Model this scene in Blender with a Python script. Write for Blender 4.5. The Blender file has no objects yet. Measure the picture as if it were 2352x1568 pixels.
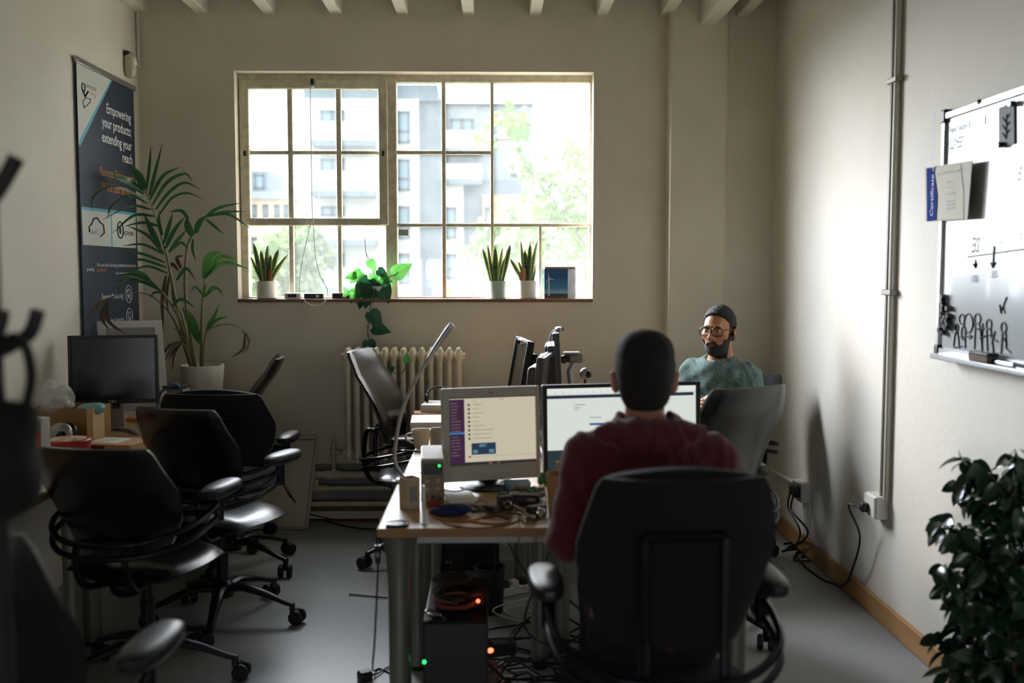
import bpy, bmesh, math, random
import numpy as np
from mathutils import Vector, Matrix, Euler, Quaternion
SC = bpy.context.scene
COL = SC.collection
R = math.radians
# ------------------------------------------------------------------ camera
YFRONT = -3.6
FPX, CAMH, YAW, PIT = 2287.0, 1.5, R(1.15), R(4.05)
cd = bpy.data.cameras.new('camera')
cam = bpy.data.objects.new('camera', cd); COL.objects.link(cam)
cd.sensor_width = 36.0; cd.lens = FPX / 2352 * 36.0
cd.clip_start = 0.05; cd.clip_end = 500
cam.location = (0, 0, CAMH); cam.rotation_euler = (R(90) - PIT, 0, -YAW)
cd.dof.use_dof = True; cd.dof.focus_distance = 5.25; cd.dof.aperture_fstop = 2.0
SC.camera = cam
# ------------------------------------------------------------------ colour management
SC.view_settings.view_transform = 'Standard'; SC.view_settings.look = 'None'
SC.view_settings.gamma = 1.0; SC.view_settings.use_curve_mapping = False
SC.view_settings.exposure = 3.75
SC.cycles.use_denoising = True
SC.cycles.max_bounces = 10; SC.cycles.diffuse_bounces = 6; SC.cycles.glossy_bounces = 4
SC.cycles.transparent_max_bounces = 16; SC.cycles.transmission_bounces = 6
SC.cycles.sample_clamp_indirect = 8.0
# ------------------------------------------------------------------ sky
W = bpy.data.worlds.new('sky'); SC.world = W; W.use_nodes = True
nt = W.node_tree; nt.nodes.clear()
wo = nt.nodes.new('ShaderNodeOutputWorld'); bg = nt.nodes.new('ShaderNodeBackground')
tc = nt.nodes.new('ShaderNodeTexCoord'); nz = nt.nodes.new('ShaderNodeTexNoise'); cr = nt.nodes.new('ShaderNodeValToRGB')
nz.inputs['Scale'].default_value = 5.0; nz.inputs['Detail'].default_value = 5.0
cr.color_ramp.elements[0].position = 0.40; cr.color_ramp.elements[0].color = (0.60, 0.70, 0.86, 1)
cr.color_ramp.elements[1].position = 0.56; cr.color_ramp.elements[1].color = (1.0, 1.0, 1.0, 1)
bg.inputs['Strength'].default_value = 1.0
# the sun stands behind thin cloud, high to the left of the street: a wide bright lobe in the cloud cover
LOBE = Vector((-.66, .58, .47)).normalized()
vm = nt.nodes.new('ShaderNodeVectorMath'); vm.operation = 'DOT_PRODUCT'; vm.inputs[1].default_value = LOBE
pw = nt.nodes.new('ShaderNodeMath'); pw.operation = 'POWER'; pw.inputs[1].default_value = 5.5; mxx = nt.nodes.new('ShaderNodeMath'); mxx.operation = 'MAXIMUM'; mxx.inputs[1].default_value = 0.0
ma = nt.nodes.new('ShaderNodeMath'); ma.operation = 'MULTIPLY_ADD'; ma.inputs[1].default_value = 6.0; ma.inputs[2].default_value = 0.27
nt.links.new(tc.outputs['Generated'], vm.inputs[0]); nt.links.new(vm.outputs['Value'], mxx.inputs[0]); nt.links.new(mxx.outputs[0], pw.inputs[0])
nt.links.new(pw.outputs[0], ma.inputs[0]); nt.links.new(ma.outputs[0], bg.inputs['Strength'])
nt.links.new(tc.outputs['Generated'], nz.inputs['Vector']); nt.links.new(nz.outputs['Fac'], cr.inputs['Fac'])
nt.links.new(cr.outputs['Color'], bg.inputs['Color']); nt.links.new(bg.outputs['Background'], wo.inputs['Surface'])
# daylight enters through the window openings: portals guide the sampling only
def portal(name, loc, rot, sx, sy):
    l = bpy.data.lights.new(name, 'AREA'); l.shape = 'RECTANGLE'; l.size = sx; l.size_y = sy
    l.cycles.is_portal = True
    o = bpy.data.objects.new(name, l); COL.objects.link(o); o.location = loc; o.rotation_euler = rot
portal('daylight_portal', (-0.45, 6.20, 2.0), (R(-90), 0, 0), 2.1, 1.33)
portal('rear_daylight_portal', (-0.2, YFRONT - .2, 1.05), (R(90), 0, 0), 3.4, 1.35)
# ------------------------------------------------------------------ pixel <-> room helpers (2352 x 1568 frame)
def ray(px, py):
    x = (px - 1176) / FPX; z = -(py - 784) / FPX
    y2 = math.cos(PIT) + z * math.sin(PIT); z2 = -math.sin(PIT) + z * math.cos(PIT)
    return (x * math.cos(YAW) + y2 * math.sin(YAW), -x * math.sin(YAW) + y2 * math.cos(YAW), z2)
def aty(px, py, Y):
    d = ray(px, py); t = Y / d[1]; return Vector((d[0] * t, Y, CAMH + d[2] * t))
def atz(px, py, z):
    d = ray(px, py); t = (z - CAMH) / d[2]; return Vector((d[0] * t, d[1] * t, z))
def atx(px, py, X):
    d = ray(px, py); t = X / d[0]; return Vector((X, d[1] * t, CAMH + d[2] * t))
# ------------------------------------------------------------------ materials
def lin(c):
    if isinstance(c, str):
        c = tuple(int(c[i:i + 2], 16) / 255 for i in (0, 2, 4))
    return tuple((v / 12.92 if v <= 0.04045 else ((v + 0.055) / 1.055) ** 2.4) for v in c) + (1.0,)
MATS = {}
def mat(name, col, rough=0.6, metal=0.0, col2=None, scale=8.0, bump=0.0, bscale=60.0, emit=None, estr=1.0, spec=0.5,
        coat=0.0, crough=.03, alpha=None, trans=0.0, sheen=0.0, detail=4.0, stretch=None, lo=0.35, hi=0.65, sss=0.0, transl=0.0):
    if name in MATS: return MATS[name]
    m = bpy.data.materials.new(name); m.use_nodes = True; MATS[name] = m
    t = m.node_tree; b = t.nodes['Principled BSDF']
    b.inputs['Base Color'].default_value = lin(col); b.inputs['Roughness'].default_value = rough
    b.inputs['Metallic'].default_value = metal; b.inputs['Specular IOR Level'].default_value = spec
    b.inputs['Coat Weight'].default_value = coat; b.inputs['Coat Roughness'].default_value = crough; b.inputs['Transmission Weight'].default_value = trans
    b.inputs['Sheen Weight'].default_value = sheen
    if sss: b.inputs['Subsurface Weight'].default_value = sss; b.inputs['Subsurface Scale'].default_value = 0.01
    if alpha is not None: b.inputs['Alpha'].default_value = alpha
    if emit is not None:
        b.inputs['Emission Color'].default_value = lin(emit); b.inputs['Emission Strength'].default_value = estr
    cdn = t.nodes.new('ShaderNodeTexCoord'); vec = cdn.outputs['Object']
    if stretch:
        mp = t.nodes.new('ShaderNodeMapping'); mp.inputs['Scale'].default_value = stretch
        t.links.new(vec, mp.inputs['Vector']); vec = mp.outputs['Vector']
    if col2 is not None:
        n = t.nodes.new('ShaderNodeTexNoise'); n.inputs['Scale'].default_value = scale; n.inputs['Detail'].default_value = detail
        r = t.nodes.new('ShaderNodeValToRGB'); r.color_ramp.elements[0].position = lo; r.color_ramp.elements[1].position = hi
        r.color_ramp.elements[0].color = lin(col); r.color_ramp.elements[1].color = lin(col2)
        t.links.new(vec, n.inputs['Vector']); t.links.new(n.outputs['Fac'], r.inputs['Fac']); t.links.new(r.outputs['Color'], b.inputs['Base Color'])
    if bump:
        n2 = t.nodes.new('ShaderNodeTexNoise'); n2.inputs['Scale'].default_value = bscale; n2.inputs['Detail'].default_value = 3
        bp = t.nodes.new('ShaderNodeBump'); bp.inputs['Strength'].default_value = bump; bp.inputs['Distance'].default_value = 0.01
        t.links.new(vec, n2.inputs['Vector']); t.links.new(n2.outputs['Fac'], bp.inputs['Height']); t.links.new(bp.outputs['Normal'], b.inputs['Normal'])
    if transl:
        tr = t.nodes.new('ShaderNodeBsdfTranslucent'); mx = t.nodes.new('ShaderNodeMixShader'); mx.inputs[0].default_value = transl
        src = b.inputs['Base Color'].links[0].from_socket if b.inputs['Base Color'].links else None
        if src: t.links.new(src, tr.inputs['Color'])
        else: tr.inputs['Color'].default_value = lin(col)
        out = t.nodes['Material Output']; t.links.new(b.outputs[0], mx.inputs[1]); t.links.new(tr.outputs[0], mx.inputs[2]); t.links.new(mx.outputs[0], out.inputs['Surface'])
    return m
def glassmat(name, veil=0.08, veilcol='ffffff', gloss=0.06):
    m = bpy.data.materials.new(name); m.use_nodes = True; t = m.node_tree; t.nodes.clear(); MATS[name] = m
    out = t.nodes.new('ShaderNodeOutputMaterial'); tp = t.nodes.new('ShaderNodeBsdfTransparent'); gl = t.nodes.new('ShaderNodeBsdfGlossy')
    gl.inputs['Roughness'].default_value = 0.02
    tr = t.nodes.new('ShaderNodeBsdfTranslucent'); tr.inputs['Color'].default_value = lin(veilcol)
    n = t.nodes.new('ShaderNodeTexNoise'); n.inputs['Scale'].default_value = 9.0; n.inputs['Detail'].default_value = 6
    r = t.nodes.new('ShaderNodeMapRange'); r.inputs['To Min'].default_value = veil * .6; r.inputs['To Max'].default_value = veil * 1.4
    c = t.nodes.new('ShaderNodeTexCoord'); t.links.new(c.outputs['Object'], n.inputs['Vector']); t.links.new(n.outputs['Fac'], r.inputs['Value'])
    a = t.nodes.new('ShaderNodeMixShader'); b = t.nodes.new('ShaderNodeMixShader')
    a.inputs[0].default_value = gloss; t.links.new(tp.outputs[0], a.inputs[1]); t.links.new(gl.outputs[0], a.inputs[2])
    t.links.new(r.outputs['Result'], b.inputs[0]); t.links.new(a.outputs[0], b.inputs[1]); t.links.new(tr.outputs[0], b.inputs[2])
    t.links.new(b.outputs[0], out.inputs['Surface']); return m
# ------------------------------------------------------------------ object helpers
def V(*a): return Vector(a)
def frame_from(d, up=Vector((0, 0, 1))):
    d = d.normalized(); s = d.cross(up)
    if s.length < 1e-5: s = d.cross(Vector((0, 1, 0)))
    s.normalize(); return s, s.cross(d).normalized()
class MB:
    def __init__(s): s.v = []; s.f = []; s.m = []; s.mi = 0
    def add(s, vs, fs, M=None):
        o = len(s.v)
        for p in vs:
            p = Vector(p); s.v.append(tuple(M @ p if M else p))
        for f in fs: s.f.append(tuple(i + o for i in f)); s.m.append(s.mi)
        return s
    def box(s, c, d, rot=None, M=None):
        x, y, z = (k / 2 for k in d)
        vs = [(-x, -y, -z), (x, -y, -z), (x, y, -z), (-x, y, -z), (-x, -y, z), (x, -y, z), (x, y, z), (-x, y, z)]
        T = Matrix.Translation(c)
        if rot is not None: T = T @ Euler(rot).to_matrix().to_4x4()
        if M: T = M @ T
        return s.add(vs, [(0, 3, 2, 1), (4, 5, 6, 7), (0, 1, 5, 4), (1, 2, 6, 5), (2, 3, 7, 6), (3, 0, 4, 7)], T)
    def bx(s, a, b):
        return s.box([(a[i] + b[i]) / 2 for i in range(3)], [abs(b[i] - a[i]) for i in range(3)])
    def tube(s, pts, r, n=10, cap=True, flat=None):
        pts = [Vector(p) for p in pts]; k = len(pts)
        rr = r if isinstance(r, (list, tuple)) else [r] * k
        u = None; vs = []
        for i, p in enumerate(pts):
            d = (pts[min(i + 1, k - 1)] - pts[max(i - 1, 0)])
            if d.length < 1e-9: d = Vector((0, 0, 1))
            d.normalize()
            if u is None: u, w = frame_from(d)
            else:
                u = u - d * u.dot(d)
                if u.length < 1e-6: u, w = frame_from(d)
                u.normalize()
            w = d.cross(u)
            for j in range(n):
                a = 2 * math.pi * j / n
                vs.append(p + (u * math.cos(a) + w * math.sin(a) * (flat or 1.0)) * rr[i])
        fs = [(i * n + j, i * n + (j + 1) % n, (i + 1) * n + (j + 1) % n, (i + 1) * n + j) for i in range(k - 1) for j in range(n)]
        if cap: fs += [tuple(range(n - 1, -1, -1)), tuple((k - 1) * n + j for j in range(n))]
        return s.add(vs, fs)
    def lathe(s, prof, c=(0, 0, 0), n=24, M=None, cap=True):
        vs = []; k = len(prof); c = Vector(c)
        for r, z in prof:
            for j in range(n):
                a = 2 * math.pi * j / n; vs.append(c + Vector((r * math.cos(a), r * math.sin(a), z)))
        fs = [(i * n + j, i * n + (j + 1) % n, (i + 1) * n + (j + 1) % n, (i + 1) * n + j) for i in range(k - 1) for j in range(n)]
        if cap: fs += [tuple(range(n - 1, -1, -1)), tuple((k - 1) * n + j for j in range(n))]
        return s.add(vs, fs, M)
    def prism(s, pts, ex, cap=True):
        """outline (3-D points) pushed along ex"""
        k = len(pts); ex = Vector(ex); vs = [Vector(p) for p in pts] + [Vector(p) + ex for p in pts]
        fs = [(i, (i + 1) % k, k + (i + 1) % k, k + i) for i in range(k)]
        if cap: fs += [tuple(range(k - 1, -1, -1)), tuple(range(k, 2 * k))]
        return s.add(vs, fs)
    def quad(s, a, b, c, d): return s.add([a, b, c, d], [(0, 1, 2, 3)])
    def grid(s, P, closed=False):
        nu = len(P); nv = len(P[0]); vs = [p for row in P for p in row]
        fs = [(i * nv + j, i * nv + (j + 1) % nv, (i + 1) * nv + (j + 1) % nv, (i + 1) * nv + j) for i in range(nu - 1) for j in range(nv if closed else nv - 1)]
        return s.add(vs, fs)
    def ball(s, c, r, n=14, m=9, M=None, e=1.0, e2=1.0):
        """(super)ellipsoid"""
        rx, ry, rz = (r, r, r) if not isinstance(r, (list, tuple)) else r
        pw = lambda x, q: math.copysign(abs(x) ** q, x)
        vs = []; c = Vector(c)
        for i in range(m + 1):
            t = -math.pi / 2 + math.pi * i / m
            for j in range(n):
                a = 2 * math.pi * j / n
                vs.append(Vector((rx * pw(math.cos(t), e) * pw(math.cos(a), e2), ry * pw(math.cos(t), e) * pw(math.sin(a), e2), rz * pw(math.sin(t), e))))
        T = Matrix.Translation(c)
        if M: T = T @ M
        fs = [(i * n + j, i * n + (j + 1) % n, (i + 1) * n + (j + 1) % n, (i + 1) * n + j) for i in range(m) for j in range(n)]
        return s.add(vs, fs, T)
    def leaf(s, base, d, nrm, L, Wd, bend=0.3, n=6, fold=0.15, shape=0.5, tip=1.0):
        """leaf blade: two strips folded on the midrib, bending along -nrm"""
        d = Vector(d).normalized(); nrm = Vector(nrm); nrm = (nrm - d * nrm.dot(d))
        if nrm.length < 1e-5: nrm = frame_from(d)[1]
        nrm.normalize(); sd = d.cross(nrm); base = Vector(base); vs = []
        p = base.copy(); a = 0.0; dd = d
        for i in range(n + 1):
            t = i / n
            w = Wd * (math.sin(math.pi * t ** shape) ** tip if 0 < t < 1 else (0.04 if t == 0 else 0.0))
            w = max(w, Wd * .02)
            nn = nrm * math.cos(a) + d * math.sin(a)
            vs += [p - sd * w + nn * w * fold, p.copy(), p + sd * w + nn * w * fold]
            a += bend / n; dd = d * math.cos(a) - nrm * math.sin(a); p = p + dd * (L / n)
        fs = []
        for i in range(n):
            o = i * 3; fs += [(o, o + 1, o + 4, o + 3), (o + 1, o + 2, o + 5, o + 4)]
        return s.add(vs, fs)
    def build(s, name, m, parent=None, smooth=True, bevel=0.0, sub=0, ang=35, solid=0.0, loc=None, rot=None, seg=2):
        me = bpy.data.meshes.new(name); me.from_pydata(s.v, [], s.f); me.update()
        ms = m if isinstance(m, (list, tuple)) else [m]
        for k in ms: me.materials.append(k)
        if len(ms) > 1: me.polygons.foreach_set('material_index', s.m)
        if smooth:
            me.polygons.foreach_set('use_smooth', [True] * len(me.polygons))
            if not sub: me.set_sharp_from_angle(angle=R(ang))
        o = bpy.data.objects.new(name, me); COL.objects.link(o)
        if parent: o.parent = parent
        if loc: o.location = loc
        if rot: o.rotation_euler = rot
        if solid: k = o.modifiers.new('solid', 'SOLIDIFY'); k.thickness = solid; k.offset = 0
        if bevel: k = o.modifiers.new('bevel', 'BEVEL'); k.width = bevel; k.segments = seg; k.limit_method = 'ANGLE'; k.angle_limit = R(40)
        if sub: k = o.modifiers.new('sub', 'SUBSURF'); k.levels = sub; k.render_levels = sub
        return o
def tag(o, label=None, cat=None, group=None, kind=None):
    if label: o['label'] = label
    if cat: o['category'] = cat
    if group: o['group'] = group
    if kind: o['kind'] = kind
    return o
def thing(name, label, cat, loc=(0, 0, 0), rz=0.0, group=None, rot=None):
    o = bpy.data.objects.new(name, None); COL.objects.link(o); o.empty_display_size = 0.05
    o.location = loc; o.rotation_euler = rot or (0, 0, rz); return tag(o, label, cat, group)
def dup(root, loc, rz=0.0, label=None, group=None, scale=None):
    r = root.copy(); COL.objects.link(r); r.location = loc; r.rotation_euler = (0, 0, rz)
    if scale: r.scale = scale
    if label: r['label'] = label
    if group: r['group'] = group
    for ch in list(root.children):
        c = ch.copy(); COL.objects.link(c); c.parent = r
        for g in list(ch.children):
            d = g.copy(); COL.objects.link(d); d.parent = c
    return r
def spline(pts, n=6):
    """Catmull-Rom through pts"""
    pts = [Vector(p) for p in pts]; out = []
    q = [pts[0] * 2 - pts[1]] + pts + [pts[-1] * 2 - pts[-2]]
    for i in range(1, len(q) - 2):
        a, b, c, d = q[i - 1], q[i], q[i + 1], q[i + 2]
        for k in range(n):
            t = k / n
            out.append(0.5 * ((2 * b) + (c - a) * t + (2 * a - 5 * b + 4 * c - d) * t * t + (3 * b - a - 3 * c + d) * t ** 3))
    out.append(pts[-1]); return out
def text_mesh(body, size, align='LEFT', space=1.0, shear=0.0, bold=0.0, cw=1.0):
    cu = bpy.data.curves.new('txt', 'FONT'); cu.body = body; cu.size = size; cu.align_x = align; cu.space_line = space; cu.shear = shear
    cu.extrude = 0.0; cu.resolution_u = 3; cu.offset = bold
    o = bpy.data.objects.new('txt', cu); COL.objects.link(o)
    dg = bpy.context.evaluated_depsgraph_get(); me = bpy.data.meshes.new_from_object(o.evaluated_get(dg))
    bpy.data.objects.remove(o); bpy.data.curves.remove(cu)
    vs = [(v.co.x * cw, v.co.y) for v in me.vertices]; fs = [tuple(p.vertices) for p in me.polygons]
    bpy.data.meshes.remove(me); return vs, fs
def put_text(mb, body, size, o, xd, yd, align='LEFT', lift=0.0008, space=1.0, shear=0.0, bold=0.0, cw=1.0):
    vs, fs = text_mesh(body, size, align, space, shear, bold, cw); o = Vector(o); xd = Vector(xd).normalized(); yd = Vector(yd).normalized(); nn = xd.cross(yd)
    mb.add([o + xd * x + yd * y + nn * lift for x, y in vs], fs); return mb
# ------------------------------------------------------------------ soft bodies: smooth-union distance field -> surface nets
def smin(a, b, k):
    if k <= 0: return np.minimum(a, b)
    h = np.clip(.5 + .5 * (b - a) / k, 0, 1); return b * (1 - h) + a * h - k * h * (1 - h)
def s_cap(a, b, ra, rb):
    a = np.array(a, float); b = np.array(b, float)
    def f(P):
        ab = b - a; t = np.clip(((P - a) @ ab) / max(ab @ ab, 1e-9), 0, 1)
        return np.linalg.norm(P - (a + t[..., None] * ab), axis=-1) - (ra + (rb - ra) * t)
    return f
def s_ell(c, r, rot=None):
    c = np.array(c, float); r = np.array(r, float); M = np.array(Euler(rot).to_matrix()) if rot else None
    def f(P):
        q = P - c
        if M is not None: q = q @ M
        k0 = np.linalg.norm(q / r, axis=-1); k1 = np.linalg.norm(q / (r * r), axis=-1)
        return k0 * (k0 - 1.0) / np.maximum(k1, 1e-6)
    return f
def field(ops):
    """ops: (kind, f, k)   kind '+', '-' or '&'"""
    def F(P):
        d = None
        for kind, f, k in ops:
            e = f(P)
            if d is None: d = e
            elif kind == '+': d = smin(d, e, k)
            elif kind == '-': d = -smin(-d, e, k)
            else: d = -smin(-d, -e, k)
        return d
    return F
def nets(F, lo, hi, h, xform=None):
    lo = np.array(lo, float); hi = np.array(hi, float); n = np.ceil((hi - lo) / h).astype(int) + 1
    ax = [lo[i] + h * np.arange(n[i]) for i in range(3)]
    P = np.stack(np.meshgrid(*ax, indexing='ij'), -1); G = F(P.reshape(-1, 3)).reshape(n)
    S = G < 0; c = n - 1
    acc = np.zeros(tuple(c) + (3,)); cnt = np.zeros(tuple(c))
    corners = [(i, j, k) for i in (0, 1) for j in (0, 1) for k in (0, 1)]
    def sl(o): return tuple(slice(o[i], o[i] + c[i]) for i in range(3))
    for a in corners:
        for axis in range(3):
            if a[axis]: continue
            b = list(a); b[axis] = 1
            ga, gb = G[sl(a)], G[sl(b)]; x = (ga < 0) != (gb < 0)
            t = np.where(x, ga / np.where(ga == gb, 1, ga - gb), 0)
            p = np.zeros(tuple(c) + (3,)); p[...] = a; p[..., axis] += t
            acc += np.where(x[..., None], p, 0); cnt += x
    act = cnt > 0; idx = -np.ones(tuple(c), int); idx[act] = np.arange(act.sum())
    base = np.stack(np.meshgrid(*[np.arange(k) for k in c], indexing='ij'), -1)
    verts = (base[act] + acc[act] / cnt[act][:, None]) * h + lo
    faces = []
    for axis in range(3):
        u, w = (axis + 1) % 3, (axis + 2) % 3
        a = [slice(1, c[i]) for i in range(3)]; a[axis] = slice(0, c[axis]); b = list(a); b[axis] = slice(1, c[axis] + 1)
        s0, s1 = S[tuple(a)], S[tuple(b)]
        def I(du, dw):
            q = list(a); q[u] = slice(1 - du, c[u] - du); q[w] = slice(1 - dw, c[w] - dw); return idx[tuple(q)]
        q = np.stack([I(1, 1), I(0, 1), I(0, 0), I(1, 0)], -1)
        faces.append(q[s0 & ~s1]); faces.append(q[~s0 & s1][:, ::-1])
    faces = np.concatenate(faces)
    mb = MB(); mb.v = [tuple(v) for v in verts]; mb.f = [tuple(int(i) for i in f) for f in faces]; mb.m = [0] * len(mb.f); return mb
# ================================================================== THE ROOM
XL, XR, YB, YF, ZC = -2.06, 1.67, 5.94, -3.6, 3.2
wallm = mat('painted_plaster', 'e6dccb', .75, col2='ded3c1', scale=2.2, bump=.12, bscale=35)
wallr = mat('painted_plaster_side', 'e3dfd5', .7, col2='dcd7cb', scale=1.8, bump=.12, bscale=35)
floorm = mat('polished_concrete', 'a5a6a3', .36, col2='939596', scale=1.6, bump=.05, bscale=14, detail=8)
whitep = mat('white_paint', 'e2dfd4', .5, col2='d8d4c6', scale=14, bump=.08, bscale=40)
ceilm = mat('ceiling_boards', '5d5b54', .8, col2='535149', scale=3)
winp = mat('window_paint', 'd9d2bf', .45, col2='c4bba4', scale=22, bump=.2, bscale=60)
S = dict(kind='structure')
tag(MB().bx((XL - .3, YF, -.2), (XR + .3, YB + .3, 0)).build('floor', floorm), **S)
tag(MB().bx((XL - .3, YF, ZC), (XR + .3, YB + .3, ZC + .2)).build('ceiling', ceilm), **S)
WX0, WX1, WZ0, WZ1 = -1.505, 0.60, 1.335, 2.665
m = MB()
m.bx((XL - .3, YB, 0), (WX0, YB + .32, ZC)).bx((WX1, YB, 0), (XR + .3, YB + .32, ZC))
m.bx((WX0, YB, 0), (WX1, YB + .32, WZ0 - .02)).bx((WX0, YB, WZ1), (WX1, YB + .32, ZC))
tag(m.build('wall_back', wallm, smooth=False), **S)
tag(MB().bx((XL - .3, YF, 0), (XL, YB, ZC)).build('wall_left', wallr), **S)
tag(MB().bx((XR, YF, 0), (XR + .3, YB, ZC)).build('wall_right', wallr), **S)
m = MB(); fx0, fx1, fz0, fz1 = -1.9, 1.5, .38, 1.72
m.bx((XL - .3, YF - .3, 0), (fx0, YF, ZC)).bx((fx1, YF - .3, 0), (XR + .3, YF, ZC)).bx((fx0, YF - .3, 0), (fx1, YF, fz0)).bx((fx0, YF - .3, fz1), (fx1, YF, ZC))
tag(m.build('wall_front', wallm, smooth=False), **S)
tag(MB().bx((1.032, YB - .10, 0), (1.375, YB + .01, ZC)).build('trim_1', wallm, bevel=.018), **S)      # plastered pier
# ceiling joists, each a beam of its own
for x in (-2.025, -1.68, -1.29, -.905, -.52, -.135, .255, .645, 1.02, 1.47):
    tag(MB().bx((x - .035, YF, 2.99), (x + .035, YB + .02, ZC + .01)).build('ceiling_beam', whitep, bevel=.006), **S)
tag(MB().bx((1.205, YF, 2.915), (1.30, YB - .09, ZC + .01)).build('ceiling_beam', whitep, bevel=.006), **S)
woodsk = mat('varnished_pine', 'b58a55', .45, col2='a37743', scale=3, stretch=(1, .12, 6), detail=6, bump=.05)
tag(MB().bx((XR - .018, YF, 0), (XR, YB, .095)).build('baseboard_right', woodsk, bevel=.005), **S)
greyp = mat('grey_duct_paint', '8e8c82', .55, col2='7f7d73', scale=6)
brownw = mat('dark_brown_wood', '6b5138', .6)
tag(MB().bx((-1.3, YB - .03, .115), (.9, YB, .345)).build('baseboard_back', greyp, bevel=.004), **S)
tag(MB().bx((-1.3, YB - .024, .06), (.9, YB, .112)).build('trim_2', brownw, bevel=.004), **S)
# ------------------------------------------------------------------ window (frame plane Y = 6.04)
YW = 6.04
def wp(px, py, Y=YW): return aty(px, py, Y)
win = thing('window_1', None, None); win['kind'] = 'structure'
def pxbar(m, x0, y0, x1, y1, Ya, Yb, Y=YW):
    a, b = aty(x0, y1, Y), aty(x1, y0, Y); k = .0015 * (1 if x1 - x0 > y1 - y0 else -1); Ya += k; Yb -= k; m.bx((a.x, Ya, a.z), (b.x, Yb, b.z))
m = MB(); A, B = YW, YW + .07
for r in ((545, 160, 563, 705), (1352, 160, 1374, 705), (545, 158, 1374, 187), (545, 681, 1374, 700), (887, 180, 910, 690)): pxbar(m, *r, A, B)
m.build('window_frame', winp, win, bevel=.006)
m = MB()                                                          # hinged top-left casement
for r in ((556, 184, 571, 517), (872, 184, 890, 517), (556, 184, 890, 204), (556, 501, 890, 518)): pxbar(m, *r, A - .02, A + .035)
m.build('casement', winp, win, bevel=.006)
m = MB()
for r in ((663, 200, 670, 505), (774, 200, 782, 505), (567, 346, 876, 354),
          (665, 515, 673, 685), (777, 515, 784, 685),
          (1016, 184, 1023, 685), (1127, 184, 1134, 685), (905, 346, 1131, 354), (905, 513, 1355, 521), (1237, 518, 1245, 685)): pxbar(m, *r, A + .004, A + .04)
m.build('glazing_bars', winp, win, bevel=.004)
glass = glassmat('hazy_glass', .022)  # pale veil mixed into the glass to haze the view outside
a, b = wp(560, 690), wp(1358, 183)
MB().bx((a.x, A + .018, a.z), (b.x, A + .022, b.z)).build('pane', glass, win)
sillm = mat('brown_sill_wood', '8a6248', .5, col2='765038', scale=5, stretch=(.3, 2, 2))
MB().bx((WX0, YB - .02, WZ0 - .018), (WX1, YW + .03, WZ0)).build('window_sill', sillm, win, bevel=.003)
m = MB()                                                          # catches and hinges
for px, py in ((562, 352), (880, 352)): p = wp(px, py, YW - .025); m.box(p, (.016, .012, .03))
m.build('hinge', mat('dark_iron', '4a453c', .5, .6), win, bevel=.002)
w2 = thing('fill_window', None, None); w2['kind'] = 'structure'          # unseen window added behind the camera, set low for fill light
m = MB()
for x in (fx0, -.67, .27, fx1): m.bx((x - .03, YF - .16, fz0), (x + .03, YF - .1, fz1))
for z in (fz0, 1.05, fz1): m.bx((fx0, YF - .16, z - .03), (fx1, YF - .1, z + .03))
m.build('window_frame', winp, w2, bevel=.005)
MB().bx((fx0, YF - .135, fz0), (fx1, YF - .13, fz1)).build('pane', glass, w2)
# ------------------------------------------------------------------ OUTSIDE
lawn = mat('outside_lawn', '3f4a34', .9, col2='4a543e', scale=.3)
tag(MB().bx((-90, -110, -4.3), (90, 110, -4)).build('ground', lawn), **S)
bw = mat('white_render', 'bcbcb8', .8, col2='b2b2af', scale=.4); bgd = mat('slate_cladding', '66747c', .7, col2='6d7b82', scale=.5, stretch=(6, 6, .3))
bgl = mat('pale_grey_cladding', '8f999d', .7, col2='868f94', scale=.5, stretch=(6, 6, .3)); bor = mat('pale_orange_brick', 'd0a288', .8, col2='c4937a', scale=4)
bglass = mat('far_window_glass', '6f8a98', .15); bfrm = mat('far_window_frame', '4d5960', .5); brail = mat('balcony_glass', 'a9bcc2', .2); 
YA = 55.0
apt = thing('apartment_building', 'modern white and slate grey apartment block seen through the window panes', 'building', (0, YA, -4))
apt.location = (0, 0, 0)
def far(parent, name, m_, x0, y0, x1, y1, front=0., depth=9., Y=YA, **k):
    a, b = aty(x0, y1, Y), aty(x1, y0, Y)
    return MB().bx((a.x, Y - front, a.z), (b.x, Y - front + depth, b.z)).build(name, m_, parent, smooth=False, **k)
def fwin(parent, x0, y0, x1, y1, front, Y=YA, split=None):
    a, b = aty(x0, y1, Y), aty(x1, y0, Y); yy = Y - front; t = .11 * Y / 55
    m = MB(); 
    m.bx((a.x, yy - .08, a.z), (b.x, yy, a.z + t)).bx((a.x, yy - .08, b.z - t), (b.x, yy, b.z)).bx((a.x, yy - .08, a.z), (a.x + t, yy, b.z)).bx((b.x - t, yy - .08, a.z), (b.x, yy, b.z))
    if split == 'v': m.bx(((a.x + b.x) / 2 - t, yy - .08, a.z), ((a.x + b.x) / 2 + t, yy, b.z))
    if split == 'h': m.bx((a.x, yy - .08, a.z + (b.z - a.z) * .34), (b.x, yy, a.z + (b.z - a.z) * .34 + t))
    w = m.build('window', bfrm, parent, smooth=False)
    MB().bx((a.x, yy - .03, a.z), (b.x, yy + .02, b.z)).build('pane', bglass, w, smooth=False)
far(apt, 'wall', bw, 712, 238, 966, 855, 1.5, 10); far(apt, 'attic', bgd, 706, 203, 1008, 240, 1.2, 9)
far(apt, 'wall', bgd, 966, 236, 1022, 855, 1.0, 10); far(apt, 'wall', bgl, 1022, 245, 1222, 424, .6, 10); far(apt, 'roof_edge', bfrm, 1020, 242, 1225, 246, .8, 10)
far(apt, 'wall', bgd, 1022, 418, 1214, 855, 1.2, 10); far(apt, 'wall', bw, 1023, 424, 1066, 655, 1.5, 2); far(apt, 'wall', bor, 1110, 453, 1245, 855, 1.6, 6); far(apt, 'plinth', bor, 1023, 655, 1066, 855, 1.5, 2)
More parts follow.
